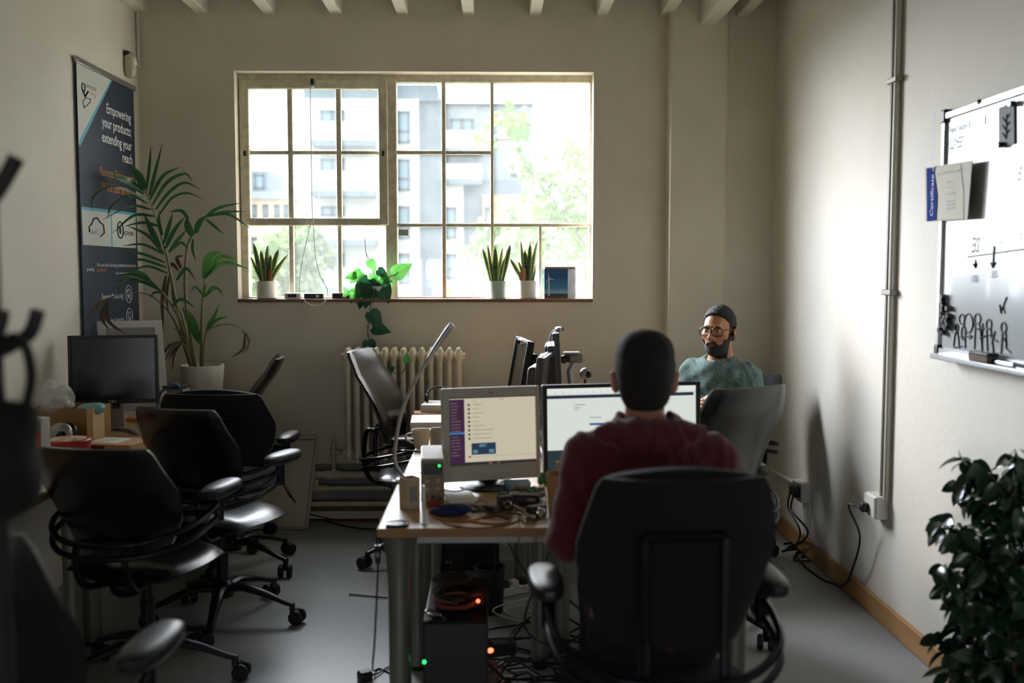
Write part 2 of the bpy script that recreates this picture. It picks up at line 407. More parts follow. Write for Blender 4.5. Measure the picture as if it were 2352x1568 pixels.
for y0, y1 in ((264, 342), (372, 450), (478, 500), (583, 635)): fwin(apt, 748, y0, 800, y1, 1.5, split='v')
for y0, y1 in ((266, 337), (373, 443), (478, 550), (583, 650)): fwin(apt, 920, y0, 946, y1, 1.5, split='h')
for y0, y1 in ((480, 550), (584, 640)): fwin(apt, 1025, y0, 1050, y1, 1.5, split='h')
for y0, y1 in ((277, 345), (380, 410)): fwin(apt, 1036, y0, 1088, y1, .6, split='v')
fwin(apt, 1174, 381, 1187, 408, .6); fwin(apt, 1114, 480, 1126, 512, 1.6); fwin(apt, 1163, 479, 1181, 500, 1.6)
for (x0, x1, ys, yr, fr) in ((735, 872, 337, 296, 1.5), (735, 872, 447, 404, 1.5), (735, 876, 554, 512, 1.5), (708, 876, 656, 614, 1.5), (1024, 1108, 350, 310, .6), (1024, 1108, 418, 384, .6)):
    far(apt, 'balcony_slab', bgd, x0, ys, x1, ys + 12, fr + 1.3, 1.3)
    far(apt, 'balcony_rail', brail, x0, yr, x1, ys, fr + 1.25, .05)
red = mat('red_sign', 'd86a6a', .6); sg = tag(far(None, 'shop_sign', red, 1144, 486, 1150, 506, 3.0, .1), 'small red upright sign in front of the orange brick wall outside', 'sign')
MB().bx((sg.data.vertices[0].co.x, YA - 3.0, -4), (sg.data.vertices[0].co.x + .08, YA - 2.9, sg.data.vertices[0].co.z)).build('post', bfrm, sg)
# far old brick terrace, lower left
ob = thing('brick_terrace', 'pale old brick terrace with arched windows and a dark roof storey far outside', 'building')
YT = 80.0; obm = mat('pale_old_brick', 'c9b3a0', .85, col2='bda590', scale=2)
far(ob, 'wall', obm, 420, 455, 668, 800, 0, 8, YT); far(ob, 'roof', mat('far_slate_roof', '8a9298', .7), 420, 440, 672, 457, .4, 8.6, YT)
far(ob, 'roof_storey', bgd, 540, 388, 610, 442, -1, 6, YT); fwin(ob, 578, 398, 600, 432, -1, YT)
for x in (578, 604, 630, 652): fwin(ob, x, 470, x + 12, 500, 0, YT); fwin(ob, x, 545, x + 12, 585, 0, YT)
# trees beyond the glass
leafm = mat('maple_leaf', '53702f', .6, col2='6f8c45', scale=1.5, transl=.22); leafd = mat('bush_leaf', '62794a', .7, col2='7b9160', scale=.8, transl=.2); barkm = mat('bark', '6e675a', .8)
rng = random.Random(5)
def crown(name, label, c, r, n, size, trunk, group=None):
    t = thing(name, label, 'tree', (c[0], c[1], -4), group=group); m = MB(); z0 = c[2] + 4
    for i in range(n):
        d = Vector((rng.gauss(0, 1), rng.gauss(0, 1), rng.gauss(0, 1))).normalized(); q = rng.uniform(.72, 1.0)
        lump = 1 + .18 * math.sin(d.x * 5 + c[0]) * math.cos(d.z * 6) 
        p = Vector((d.x * r[0], d.y * r[1], z0 + d.z * r[2]))* 1.0
        p = Vector((d.x * r[0] * q * lump, d.y * r[1] * q * lump, z0 + d.z * r[2] * q * lump))
        e = Vector((rng.gauss(0, 1), rng.gauss(0, 1), rng.gauss(0, 1))).normalized()
        m.leaf(p, e, Vector((rng.gauss(0, 1), rng.gauss(0, 1), 1)), size * rng.uniform(.7, 1.3), size * .42, bend=.4, n=2)
    f = m.build('foliage', leafd, t, smooth=False); f['kind'] = 'stuff'
    MB().tube([(0, 0, 0), (.05, 0, z0 * .5), (0, 0, z0)], [trunk, trunk * .8, trunk * .3], 8).build('trunk', barkm, t)
for px, py, Y, rx, rz, lab in ((652, 640, 37, 1.4, 1.8, 'hazy round tree outside before the brick terrace'), (695, 590, 47, 1.2, 1.6, 'taller hazy tree outside beside the white apartment block'),
                               (1170, 600, 30, 1.25, 1.5, 'pale bushy tree outside behind the sage pot'), (1280, 610, 26, 1.6, 1.5, 'pale bushy tree outside behind the wind turbine folder'), (1140, 690, 38, 1.3, 1.0, 'low bushy tree outside at the foot of the slate block')):
    c = aty(px, py, Y); crown('bushy_tree', lab, c, (rx, rx, rz), 1500, .34 * Y / 36, .16, 'hazy trees beyond the window')
def maple_leaf(m, p, d, nrm, L):
    d = Vector(d).normalized(); nrm = Vector(nrm); nrm = nrm - d * nrm.dot(d)
    if nrm.length < 1e-4: nrm = frame_from(d)[1]
    nrm.normalize(); sd = d.cross(nrm); p = Vector(p)
    o = [(0, 0), (.22, .08), (.55, .02), (.42, .28), (.52, .55), (.24, .5), (.0, 1.0), (-.24, .5), (-.52, .55), (-.42, .28), (-.55, .02), (-.22, .08)]
    vs = [p + sd * x * L + d * y * L - nrm * L * .25 * (abs(x) + y * y * .4) for x, y in o] + [p + d * L * .35]
    k = len(o); m.add(vs, [(i, (i + 1) % k, k) for i in range(k)])
YM = 11.0
mp = thing('maple_tree', 'bright green maple reaching across the upper panes just outside the window', 'tree', (aty(1420, 500, YM).x, YM, -4))
base = Vector(mp.location)
br = MB(); lf = MB()
def mpx(px, py, dy=0): return aty(px, py, YM + dy) - base
br.tube([(0, 0, 0), (.05, 0, 2), (-.05, 0, 4.2), (.05, .1, 6)], [.14, .12, .08, .03], 8)
limbs = [[(1415, 640, 0), (1330, 545, -.2), (1258, 445, -.2), (1205, 380, -.1), (1175, 318, 0), (1160, 262, .1)], [(1405, 560, .2), (1345, 470, .3), (1335, 390, .3), (1318, 345, .2)],
         [(1410, 700, -.2), (1340, 600, -.3), (1260, 580, -.4)], [(1175, 318, 0), (1140, 320, .1), (1108, 318, .1)], [(1258, 445, -.2), (1230, 420, -.3), (1190, 425, -.3)]]
for L in limbs: br.tube(spline([mpx(*q) for q in L], 4), [.022 - .015 * i / (4 * (len(L) - 1)) for i in range(4 * (len(L) - 1) + 1)], 6)
blobs = [(1160, 275, 45, 30, 80), (1185, 300, 28, 28, 40), (1105, 315, 22, 12, 18), (1130, 330, 18, 10, 12), (1190, 340, 15, 15, 12), (1215, 385, 40, 25, 45), (1245, 415, 42, 30, 60), (1325, 345, 35, 30, 60), (1340, 400, 30, 45, 60),
         (1300, 455, 70, 45, 170), (1255, 475, 40, 22, 50), (1330, 520, 45, 40, 90), (1270, 490, 50, 25, 60), (1300, 590, 60, 40, 70), (1330, 640, 40, 40, 50), (1390, 450, 40, 90, 90), (1420, 330, 50, 60, 60)]
for (x, y, sx, sy, n) in blobs:
    for i in range(n):
        q = mpx(x + rng.gauss(0, .55) * sx, y + rng.gauss(0, .55) * sy, rng.uniform(-.4, .4))
        maple_leaf(lf, q, (rng.gauss(0, 1), rng.gauss(0, .6), -.5 + rng.gauss(0, .5)), (rng.gauss(0, .6), -.7 + rng.gauss(0, .5), .7), rng.uniform(.06, .115))
br.build('branches', barkm, mp); f = lf.build('foliage', leafm, mp, smooth=False); f['kind'] = 'stuff'
# ================================================================== WALL THINGS
YD, ZD = Vector((0, 1, 0)), Vector((0, 0, 1))
blackp = mat('black_plastic', '1b1b1d', .45); blackg = mat('black_gloss_plastic', '141416', .22); greypl = mat('grey_plastic', '8d8f90', .5); whitepl = mat('white_plastic', 'dedcd6', .4)
steel = mat('brushed_steel', 'a9abad', .32, .9); chrome = mat('chrome', 'c9cbce', .12, 1.0); darkst = mat('dark_steel', '3a3b3e', .4, .6)
navy = mat('banner_navy', '222f45', .5, col2='1d2940', scale=2); palegr = mat('banner_pale', 'ccd0ca', .5); cyan = mat('banner_cyan', '5fb0c4', .5)
inkw = mat('ink_white', 'e8ebec', .6); inko = mat('ink_orange', 'dd8a4a', .6); inkk = mat('ink_black', '232427', .6); inkg = mat('ink_grey', '7c8288', .6)
# ---- roll-up banner hung on the left wall
XB = XL + .016
def bp(px, py, up=0.0): p = atx(px, py, XB); p.x += up; return p
BY0, BY1 = bp(179, 300).y, bp(311, 400).y; BZ1 = bp(178, 140).z
ban = thing('wall_banner', 'tall navy blue advertising banner with pale corner hanging on the wall behind the palm', 'banner', (XB, (BY0 + BY1) / 2, .62))
def bl(p): return Vector(p) - Vector(ban.location)
def cl(px, py, up): 
    p = bp(px, py, up); p.y = min(max(p.y, BY0 + .003), BY1 - .003); return bl(p)
mb = MB(); mb.bx(bl((XB - .003, BY0, .62)), bl((XB + .001, BY1, BZ1))); mb.build('sheet', navy, ban, smooth=False)
mb = MB(); mb.add([bl((XB + .0016, BY0, BZ1 - .01)), bl((XB + .0016, bp(255, 180).y, BZ1 - .01)), cl(182, 330, .0016), bl((XB + .0016, BY0, bp(182, 333).z))], [(0, 1, 2, 3)]); 
mb.add([cl(187, 481, .0016), cl(311, 494, .0016), cl(312, 570, .0016), cl(190, 562, .0016)], [(0, 3, 2, 1)]); mb.build('pale_panel', palegr, ban, smooth=False)
mb = MB(); a = bl((XB + .0022, bp(254, 180).y, BZ1 - .01)); b = cl(181, 322, .0022); mb.add([a, a + V(0, .018, 0), b + V(0, .001, -.035), b], [(0, 1, 2, 3)])
mb.add([cl(186, 474, .0022), cl(311, 489, .0022), cl(311, 495, .0022), cl(186, 481, .0022)], [(0, 3, 2, 1)]); mb.add([cl(253, 488, .0022), cl(256, 488, .0022), cl(258, 566, .0022), cl(255, 566, .0022)], [(0, 3, 2, 1)]); mb.build('stripe', cyan, ban, smooth=False)
def line(s_, sz, px, py, m_, al='RIGHT', cw=.93, bold=0., lift=.002):
    t = MB(); put_text(t, s_, sz, bl(bp(px, py)), YD, ZD, al, lift, bold=bold, cw=cw); t.build('lettering', m_, ban, smooth=False)
for s_, px, py in (('Empowering', 300, 282), ('your products;', 301, 314), ('extending your', 302, 347), ('reach', 304, 378)): line(s_, .077, px, py, inkw, cw=.92, bold=.0006)
line('We work with local energy providers and programmes,', .027, 312, 613, inkw); line('for accelerated energy access.', .027, 312, 631, inkw); line('providing', .027, 199, 622, inkw, 'LEFT'); line('last mile ICT', .027, 222, 624, inko, 'LEFT')
line('Remote Monitoring', .042, 282, 684, inkw, cw=.9); line('Pre-sales Services', .042, 284, 738, inkw, cw=.9); line('Remote Sensing and', .063, 306, 420, inko, cw=.94); line('Off-Grid Solar and Biogas', .063, 307, 452, inko, cw=.74)
line('energy', .034, 205, 217, inko, 'LEFT'); line('connected', .034, 195, 199, inkk, 'LEFT'); line('NETWORK', .034, 283, 540, inkk, 'LEFT', .9, .0004); line('Cloud S', .032, 206, 536, inkk, 'LEFT')
for px, py in ((295, 675), (297, 727), (299, 775)):
    t = MB()
    c = bl(bp(px, py, .002)); t.tube([c + V(0, .048 * math.cos(a), .048 * math.sin(a)) for a in [k * math.pi / 12 for k in range(25)]], .0022, 4, cap=False)
    t.tube([c + V(0, .022 * math.cos(a), .005 + .022 * math.sin(a)) for a in [k * math.pi / 8 for k in range(17)]], .002, 4, cap=False); t.tube([c + V(0, -.02, -.03), c + V(0, 0, .0), c + V(0, .02, -.03)], .002, 4); t.build('icon', inkw, ban, smooth=False)
t = MB()
def bline(pts, r=.003, n=4): t.tube([bl(bp(x, y, .003)) for x, y in pts], r, 4)
bline([(188, 206), (194, 222), (201, 210)], .005); bline([(189, 232), (192, 248), (205, 236), (207, 227)], .002); bline([(189, 232), (197, 224), (207, 228)], .002)
c = bl(bp(190, 201, .003)); t.tube([c + V(0, .02 * math.cos(a), .022 * math.sin(a)) for a in [k * math.pi / 8 for k in range(17)]], .003, 4, cap=False); t.build('logo_mark', inkk, ban); t = MB()
bline(spline([(204, 533, 0), (203, 520, 0), (209, 515, 0), (213, 503, 0), (222, 500, 0), (228, 510, 0), (236, 516, 0), (238, 535, 0), (230, 545, 0)], 3) and [(204, 533), (203, 521), (209, 515), (213, 503), (222, 500), (228, 510), (236, 516), (238, 535), (230, 543)], .004); t.build('cloud_emblem', inkk, ban); t = MB()
c = bl(bp(275, 528, .003)); t.tube([c + V(0, .042 * math.cos(a), .045 * math.sin(a)) for a in [k * math.pi / 10 for k in range(21)]], .004, 4, cap=False); t.ball(c, (.001, .018, .024), 10, 6)
t.build('round_emblem', inkk, ban, smooth=False)
MB().bx(bl((XB - .006, BY0 - .012, BZ1 - .012)), bl((XB + .012, BY1 + .012, BZ1 + .018))).build('top_rail', steel, ban, bevel=.004)
# ---- motion detector and its conduit
d = thing('motion_detector', 'small beige motion detector high in the corner above the banner', 'detector', (XL, atx(288, 150, XL).y, atx(288, 150, XL).z))
M_ = MB(); M_.ball((.028, 0, 0), (.03, .036, .07), 14, 10, e=.6, e2=.7); M_.build('housing', mat('aged_white_plastic', 'c9c4b0', .5), d); MB().ball((.052, 0, .02), (.012, .022, .028), 10, 8).build('lens', whitepl, d); MB().bx((0, -.03, .05), (.03, .03, .075)).build('bracket', blackp, d, bevel=.003)
p = [V(XL + .012, d.location.y + .0, d.location.z + .075), V(XL + .012, YB - .02, d.location.z + .03), V(XL + .012, YB - .02, ZC - .21)]
tag(MB().tube(p[:2], .009, 8).tube(p[1:], .009, 8).build('conduit', whitep), 'thin white conduit running from the motion detector up the room corner', 'conduit')
# ---- radiator: thirteen cast iron sections
radm = mat('radiator_cream', 'e6dac4', .38, col2='dccfb6', scale=9, bump=.1, bscale=50)
rx0, rx1, rz0, rz1, ry = aty(790, 800, 5.8).x, aty(1064, 800, 5.8).x, aty(800, 1062, 5.8).z, aty(800, 797, 5.8).z, 5.80
rad = thing('radiator', 'tall cream cast iron column radiator below the window', 'radiator', ((rx0 + rx1) / 2, ry, 0))
ns = 13; pit = (rx1 - rx0) / ns
def sec_mb():
    m = MB(); h = rz1 - rz0; rr = pit * .30
    for dy in (-.05, 0.0, .05):
        pr = [(.004, rz0 + .004), (rr * .75, rz0 + .012), (rr * 1.1, rz0 + .04), (rr, rz0 + .09), (rr, rz1 - .09), (rr * 1.12, rz1 - .045), (rr * .85, rz1 - .01), (.004, rz1)]
        m.lathe(pr, (0, dy, 0), 10)
    for z in (rz0 + .05, rz1 - .055): m.ball((0, 0, z), (pit * .5, .075, .042), 10, 8, e=.7)
    return m
sm = sec_mb()
for i in range(ns):
    x = rx0 + pit * (i + .5) - rad.location.x
    if i == 0: s0 = sm.build('section', radm, rad, loc=(x, 0, 0), ang=60)
    else: s = s0.copy(); COL.objects.link(s); s.location = (x, 0, 0)
m = MB()
for z in (rz0 + .05, rz1 - .055): m.tube([(rx0 - rad.location.x - .012, 0, z), (rx1 - rad.location.x + .012, 0, z)], .021, 10)
m.build('end_plug', radm, rad)
m = MB()
for x in (rx0 + pit * 2, rx1 - pit * 2): m.bx((x - rad.location.x - .012, .0, rz0 + .06), (x - rad.location.x + .012, YB - ry - .0, rz0 + .075))
m.build('wall_bracket', darkst, rad)
pipem = mat('pipe_cream', 'd3c5a6', .45, col2='c4b595', scale=10)
def pipe(name, label, pts, r, fits=(), cat='pipe'):
    o = MB().tube(pts, r, 12).build(name, pipem); tag(o, label, cat)
    for q, ax, rr, l in fits:
        q = Vector(q); ax = Vector(ax); MB().tube([q - ax * l / 2, q + ax * l / 2], rr, 12).build('fitting', pipem, o)
    return o
YP = 5.83
q0 = aty(766, 1040, YP); zt = aty(766, 1090, YP).z; zv = rz0 + .05
v = thing('radiator_valve', 'cream radiator valve on the pipe elbow at the left end of the radiator', 'valve', (q0.x, YP, zv))
MB().lathe([(.012, -.10), (.012, -.03), (.02, -.028), (.02, .025), (.012, .03), (.012, .06), (.004, .085)], (0, 0, 0), 14).build('body', pipem, v); MB().tube([(0, 0, 0), (.045, 0, 0)], .014, 10).build('spout', pipem, v)
xe = 1.0
pipe('pipe', 'thick cream pipe, highest of the three running under the radiator', [(aty(722, 1090, YP).x, YP, zt), (xe, YP, zt)], .021, [((q0.x, YP, zt), (1, 0, 0), .027, .09), ((aty(728, 1090, YP).x, YP, zt), (1, 0, 0), .025, .03)])
MB().tube(spline([(q0.x, YP, zt), (q0.x, YP, zt + .05), (q0.x, YP, zv - .09)], 4), .017, 12).build('riser', pipem, v).location = (-q0.x, -YP, -zv)
z2 = aty(730, 1121, YP).z; x2 = aty(722, 1121, YP).x
pipe('pipe', 'cream pipe with an end elbow, the middle of three under the radiator', [(x2, YP, z2), (xe, YP, z2)], .014, [((x2 + .05, YP, z2), (1, 0, 0), .02, .05), ((x2 + .008, YP, z2 + .02), (0, 0, 1), .02, .07)])
z3 = aty(730, 1157, YP).z
pipe('pipe', 'lowest cream pipe close above the floor under the radiator', [(aty(610, 1157, YP).x, YP, z3), (xe, YP, z3)], .016)
# ---- framed board leaning on the back wall
pb0, pb1 = aty(598, 1187, 5.74), aty(704, 1190, 5.74); pt = aty(728, 1006, 5.86)
bd = thing('leaning_board', 'big cream framed board leaning against the wall left of the radiator', 'board', (0, 0, 0))
creamb = mat('cream_board', 'd0c5ab', .55, col2='c6bba0', scale=5); ala = mat('dull_aluminium', 'b3ad9c', .45, .5)
def bq(u, v, o=0.0):
    b_ = V(pb1.x - .60 + .60 * u, 5.735, .004); top = V(pt.x - .60 + .60 * u, 5.862, pt.z); return b_ + (top - b_) * v + V(0, -o, 0)
m = MB(); m.add([bq(0, 0), bq(1, 0), bq(1, 1), bq(0, 1), bq(0, 0, -.014), bq(1, 0, -.014), bq(1, 1, -.014), bq(0, 1, -.014)], [(0, 1, 2, 3), (7, 6, 5, 4), (0, 4, 5, 1), (1, 5, 6, 2), (2, 6, 7, 3), (3, 7, 4, 0)]); m.build('panel', creamb, bd, smooth=False)
m = MB()
for a, b in (((0, 0), (1, 0)), ((1, 0), (1, 1)), ((1, 1), (0, 1)), ((0, 1), (0, 0))): m.tube([bq(*a, .004), bq(*b, .004)], .012, 4)
m.build('frame', ala, bd, smooth=False)
m = MB(); m.add([bq(.29, .60, .004), bq(.43, .60, .004), bq(.43, .71, .004), bq(.29, .71, .004)], [(0, 1, 2, 3)]); m.build('nameplate', greypl, bd, smooth=False, solid=.002)
q = aty(641, 1034, 5.70); m = thing('power_adapter', 'black double power adapter hanging against the leaning cream board', 'adapter', q)
MB().box((0, 0, 0), (.085, .05, .075)).build('housing', blackp, m, bevel=.012); MB().tube([(-.018, 0, -.03), (-.018, 0, -.06)], .01, 8).tube([(.02, 0, -.03), (.02, 0, -.06)], .01, 8).build('strain_relief', blackp, m)
cordk = mat('black_cord', '17171a', .5); cordr = mat('red_cord', '8a3630', .5); cordw = mat('white_cord', 'cfcfcb', .5); cordb = mat('blue_cord', '2c5a92', .5)
def cord(name, label, pts, r, m_, cat='cable', group=None, n=6, seg=6):
    q = [V(min(max(p.x, XL + r), XR - r - .019), min(p.y, YB - r), max(p.z, r * 1.02)) for p in spline(pts, n)]; return tag(MB().tube(q, r, seg).build(name, m_), label, cat, group)
def F(px, py, z=.006): return atz(px, py, z)
cord('power_cable', 'black cord from the wall adapter curving along the floor towards the desks', [q + V(-.018, 0, -.06), aty(640, 1085, 5.68), aty(665, 1135, 5.62), F(705, 1180), F(760, 1200), F(835, 1214), F(900, 1212)], .005, cordk)
cord('power_cable', 'red cord hanging from the wall adapter past the cream board', [q + V(.02, 0, -.06), aty(648, 1085, 5.68), aty(660, 1130, 5.6), F(690, 1165), F(740, 1192), F(800, 1196), F(870, 1196)], .004, cordr)
cord('power_cable', 'thin black cord rising in an arch off the floor beside the cream board', [F(610, 1185), F(650, 1168, .04), F(705, 1158, .05), F(780, 1175), F(870, 1192)], .004, cordk)
cord('power_cable', 'red cord lying flat on the floor along the back wall', [F(600, 1180), F(660, 1192), F(720, 1188), F(800, 1176), F(870, 1170)], .004, cordr)
m = thing('plug_block', 'black plug block lying on the floor in front of the cream board', 'plug', F(606, 1188, 0)); MB().box((0, 0, .025), (.09, .06, .05), (0, 0, .4)).build('housing', blackp, m, bevel=.012); MB().tube([(.04, 0, .02), (.11, -.01, .012)], .008, 8).build('lead', blackp, m)
cord('loose_wire', 'tangle of thin dark wire on the floor beside the plug block', [F(560, 1210), F(600, 1198), F(615, 1212), F(570, 1216), F(590, 1200), F(620, 1205), F(600, 1214)], .003, cordk)
# ---- right wall: twin conduit, sockets
condg = mat('grey_conduit', '85847c', .45, .3); XC = XR - .016
cy = atx(2046, 600, XC).y; bz = atx(2030, 1140, XR).z
cnd = thing('wall_conduit', 'pair of vertical conduits running up the wall beside the whiteboard', 'conduit', (XC, cy, 0))
for dy, nm, m_ in ((.02, 'pipe', condg), (-.014, 'pipe', mat('pale_conduit', 'c6c3b8', .4))): MB().tube([(0, dy, bz), (0, dy, ZC)], .013, 10).build(nm, m_, cnd)
for py in (185, 672): z = atx(2055, py, XC).z; m = MB(); m.bx((-.018, -.045, z - .012), (.016, .05, z + .012)); m.build('clamp', condg, cnd, bevel=.004); 
sy, sz = atx(2032, 1162, XR).y, atx(2032, 1162, XR).z
sk = thing('wall_socket', 'white socket box on the wall at the foot of the vertical conduits', 'socket', (XR, sy, sz)); MB().bx((-.055, -.045, -.048), (0, .075, .048)).build('box', whitepl, sk, bevel=.005); MB().bx((-.062, -.04, -.044), (-.054, .07, .044)).build('face_plate', mat('socket_face', 'e6e4dd', .35), sk, bevel=.002)
MB().box((-.075, .035, -.012), (.03, .04, .04)).build('plug', blackp, sk, bevel=.006)
P0 = V(XR - .09, sy + .035, sz - .012)
cord('power_cable', 'black cord dropping from the socket box under the conduits to the floor', [P0, P0 + V(-.03, .06, -.01), atx(1975, 1230, XR - .06), atx(1960, 1300, XR - .05), F(1935, 1348), F(1890, 1330), F(1850, 1300), F(1830, 1268), F(1880, 1262), F(1875, 1284), F(1825, 1285), F(1840, 1262), F(1875, 1245), F(1800, 1248)], .005, cordk)
s2 = atx(1852, 1127, XR); sk2 = thing('wall_socket', 'white socket box holding two black plugs low on the wall near the corner', 'socket', s2); MB().bx((-.05, -.075, -.05), (0, .075, .05)).build('box', whitepl, sk2, bevel=.005)
for dy in (.03, -.03): MB().box((-.065, dy, 0), (.034, .045, .05)).build('plug', blackp, sk2, bevel=.008)
MB().bx((-.052, -.07, -.045), (-.048, .07, .045)).build('face_plate', steel, sk2)
MB().bx((-.012, -.08, -s2.z + .1), (0, -.02, -.05)).build('trunking', whitepl, sk2)
cord('power_cable', 'black cord from the twin plugs hanging nearer the corner', [s2 + V(-.08, .03, -.02), s2 + V(-.085, .03, -.1), atx(1838, 1220, XR - .07), F(1822, 1258), F(1796, 1266), F(1850, 1250), F(1868, 1268)], .005, cordk)
cord('power_cable', 'black cord from the twin plugs hanging further from the corner', [s2 + V(-.08, -.03, -.02), s2 + V(-.085, -.03, -.1), atx(1856, 1220, XR - .07), F(1832, 1252), F(1806, 1262), F(1870, 1256), F(1840, 1280)], .005, cordk)
h0, h1 = atx(1772, 1078, XR - .02), atx(1838, 1116, XR - .02); h0.y = min(h0.y, 5.9)
tag(MB().tube([h0, V(XR - .02, s2.y + .07, h1.z)], .012, 10).build('conduit', whitep), 'white horizontal conduit low on the wall leading into the twin socket box', 'conduit')
# ---- whiteboard
XWB = XR - .02
wy, wz0, wz1 = atx(2166, 500, XWB).y, atx(2158, 806, XWB).z, atx(2166, 270, XWB).z; wy2 = wy - 1.35
wb = thing('whiteboard', 'large whiteboard covered in marker notes and doodles on the side wall', 'whiteboard', (XWB, wy, wz0))
def wl(px, py, up=.0): p = atx(px, py, XWB - .002 - up) - Vector(wb.location); return p
MB().bx((0, -1.35, 0), (.018, 0, wz1 - wz0)).build('surface', mat('whiteboard_enamel', 'b2b7b8', .18, spec=.4, coat=.1), wb, smooth=False)
m = MB(); hh = wz1 - wz0
for a, b in (((-.01, -1.36, hh - .012), (.02, .008, hh + .012)), ((-.01, -1.36, -.012), (.02, .008, .014)), ((-.01, -.012, 0), (.02, .012, hh))): m.bx(a, b)
m.build('frame', mat('frame_aluminium', 'c0c2c4', .3, .8), wb, bevel=.003)
for z in (0, hh): MB().box((.003, 0, z), (.034, .035, .05)).build('corner_cap', blackp, wb, bevel=.006)
a, b = wl(2172, 812), wl(2352, 840); MB().bx((-.055, -1.1, -.022), (-.008, -.045, -.004)).build('pen_tray', mat('frame_aluminium', ''), wb, bevel=.003)
MB().tube([wl(2250, 240, .0) + V(0, 0, 0), wl(2250, 232, .01)], .008, 8).build('hanging_hook', steel, wb)
m = MB()
def stroke(pts, r=.0022): m.tube([wl(x, y) for x, y in pts], r, 5)
def circ(cx, cy, rx_, ry_, r=.0022, n=14): stroke([(cx + rx_ * math.cos(k * 2 * math.pi / n), cy + ry_ * math.sin(k * 2 * math.pi / n)) for k in range(n + 1)], r)
stroke([(2222, 590), (2352, 572)]); stroke([(2240, 597), (2240, 612)]); stroke([(2235, 606), (2240, 615), (2243, 605)]); stroke([(2283, 565), (2280, 612)]); stroke([(2275, 603), (2280, 615), (2286, 602)])
for s_, px, py, sz_ in (('30', 2229, 580, .075), ('equity study', 2265, 562, .03), ('10%', 2330, 552, .036), ('10%', 2230, 648, .036), ('15%', 2272, 638, .036), ('JUYES', 2178, 345, .055), ('Planes, water &', 2178, 308, .034), ('5%', 2335, 415, .06)): mw = MB(); put_text(mw, s_, sz_, wl(px, py), -YD, ZD, 'LEFT', .001, shear=.15, cw=.8); mw.build('marker_writing', inkk, wb, smooth=False)
m.build('marker_arrows', inkk, wb, smooth=False); m = MB()
stroke([(2296, 700), (2299, 720)]); stroke([(2298, 718), (2312, 682)]); stroke([(2305, 705), (2308, 720)], .0015)
stroke([(2190, 795), (2193, 770), (2197, 760), (2196, 745)]); circ(2197, 752, 4, 9); stroke([(2199, 760), (2204, 800)]); circ(2209, 733, 6, 12); circ(2213, 765, 5, 16); stroke([(2203, 773), (2232, 772)]); stroke([(2227, 768), (2233, 773), (2226, 778)])
circ(2224, 742, 10, 22); stroke([(2216, 760), (2217, 800)]); stroke([(2230, 760), (2238, 740)]); circ(2245, 732, 7, 12); stroke([(2240, 745), (2238, 802)]); stroke([(2250, 745), (2256, 803)]); stroke([(2240, 756), (2262, 754)]); stroke([(2257, 742), (2255, 806)])
circ(2271, 745, 6, 12); stroke([(2266, 757), (2268, 806)]); stroke([(2276, 757), (2282, 810)]); stroke([(2250, 777), (2270, 768), (2292, 785)]); stroke([(2285, 760), (2278, 790)])
circ(2305, 752, 6, 12); stroke([(2302, 764), (2299, 812)]); stroke([(2310, 764), (2311, 800), (2322, 810)]); stroke([(2303, 775), (2312, 788)]); stroke([(2190, 798), (2210, 795)]); 
m.build('marker_doodle', inkk, wb, smooth=False)
m = MB(); put_text(m, 'target', .03, wl(2200, 292), -YD, ZD, 'LEFT', .001, shear=.15); 
for a, b in ((2185, 2262),): m.add([wl(a, 288, .0006), wl(b, 262, .0006), wl(b, 286, .0006), wl(a, 316, .0006)], [(0, 3, 2, 1)])
m.build('rubbed_patch', mat('rubbed_marker', '9aa5ab', .3), wb, smooth=False)
er = thing('board_eraser', 'brown and black board rubber lying in the whiteboard tray', 'eraser', Vector(wb.location) + V(-.034, -.40, -.004)); MB().box((0, 0, .012), (.04, .13, .022)).build('felt', mat('eraser_felt', '6f6255', .9), er, bevel=.003); MB().box((0, 0, .028), (.038, .13, .012)).build('grip', blackp, er, bevel=.004)
pn = thing('marker_pen', 'silver marker pen resting in the whiteboard tray', 'marker', Vector(wb.location) + V(-.03, -.53, .004)); MB().tube([(0, -.06, 0), (0, .05, 0)], .008, 10).build('barrel', steel, pn); MB().tube([(0, .05, 0), (0, .075, 0)], .0085, 10).build('cap', blackg, pn)
mgm = mat('magnet_black', '26222c', .25, spec=.7); first = None; rng = random.Random(3)
for i, (px, py) in enumerate([(2166, 682), (2165, 692), (2167, 702), (2166, 712), (2178, 708), (2164, 724), (2172, 728), (2179, 726), (2168, 736), (2176, 738), (2163, 748), (2170, 748), (2178, 744), (2174, 752), (2160, 758), (2166, 764)]):
    p = atx(px, py, XWB - .012)
    if first is None:
        first = MB().lathe([(.004, -.008), (.0105, -.008), (.0085, 0), (.0105, .005), (.009, .009), (.003, .009)], (0, 0, 0), 12, Matrix.Rotation(R(-90), 4, 'Y')).build('magnet', mgm, loc=p)
        tag(first, 'small round black magnet in the cluster at the whiteboard edge', 'magnet', 'black magnets clustered on the whiteboard')
    else: o = first.copy(); COL.objects.link(o); o.location = p
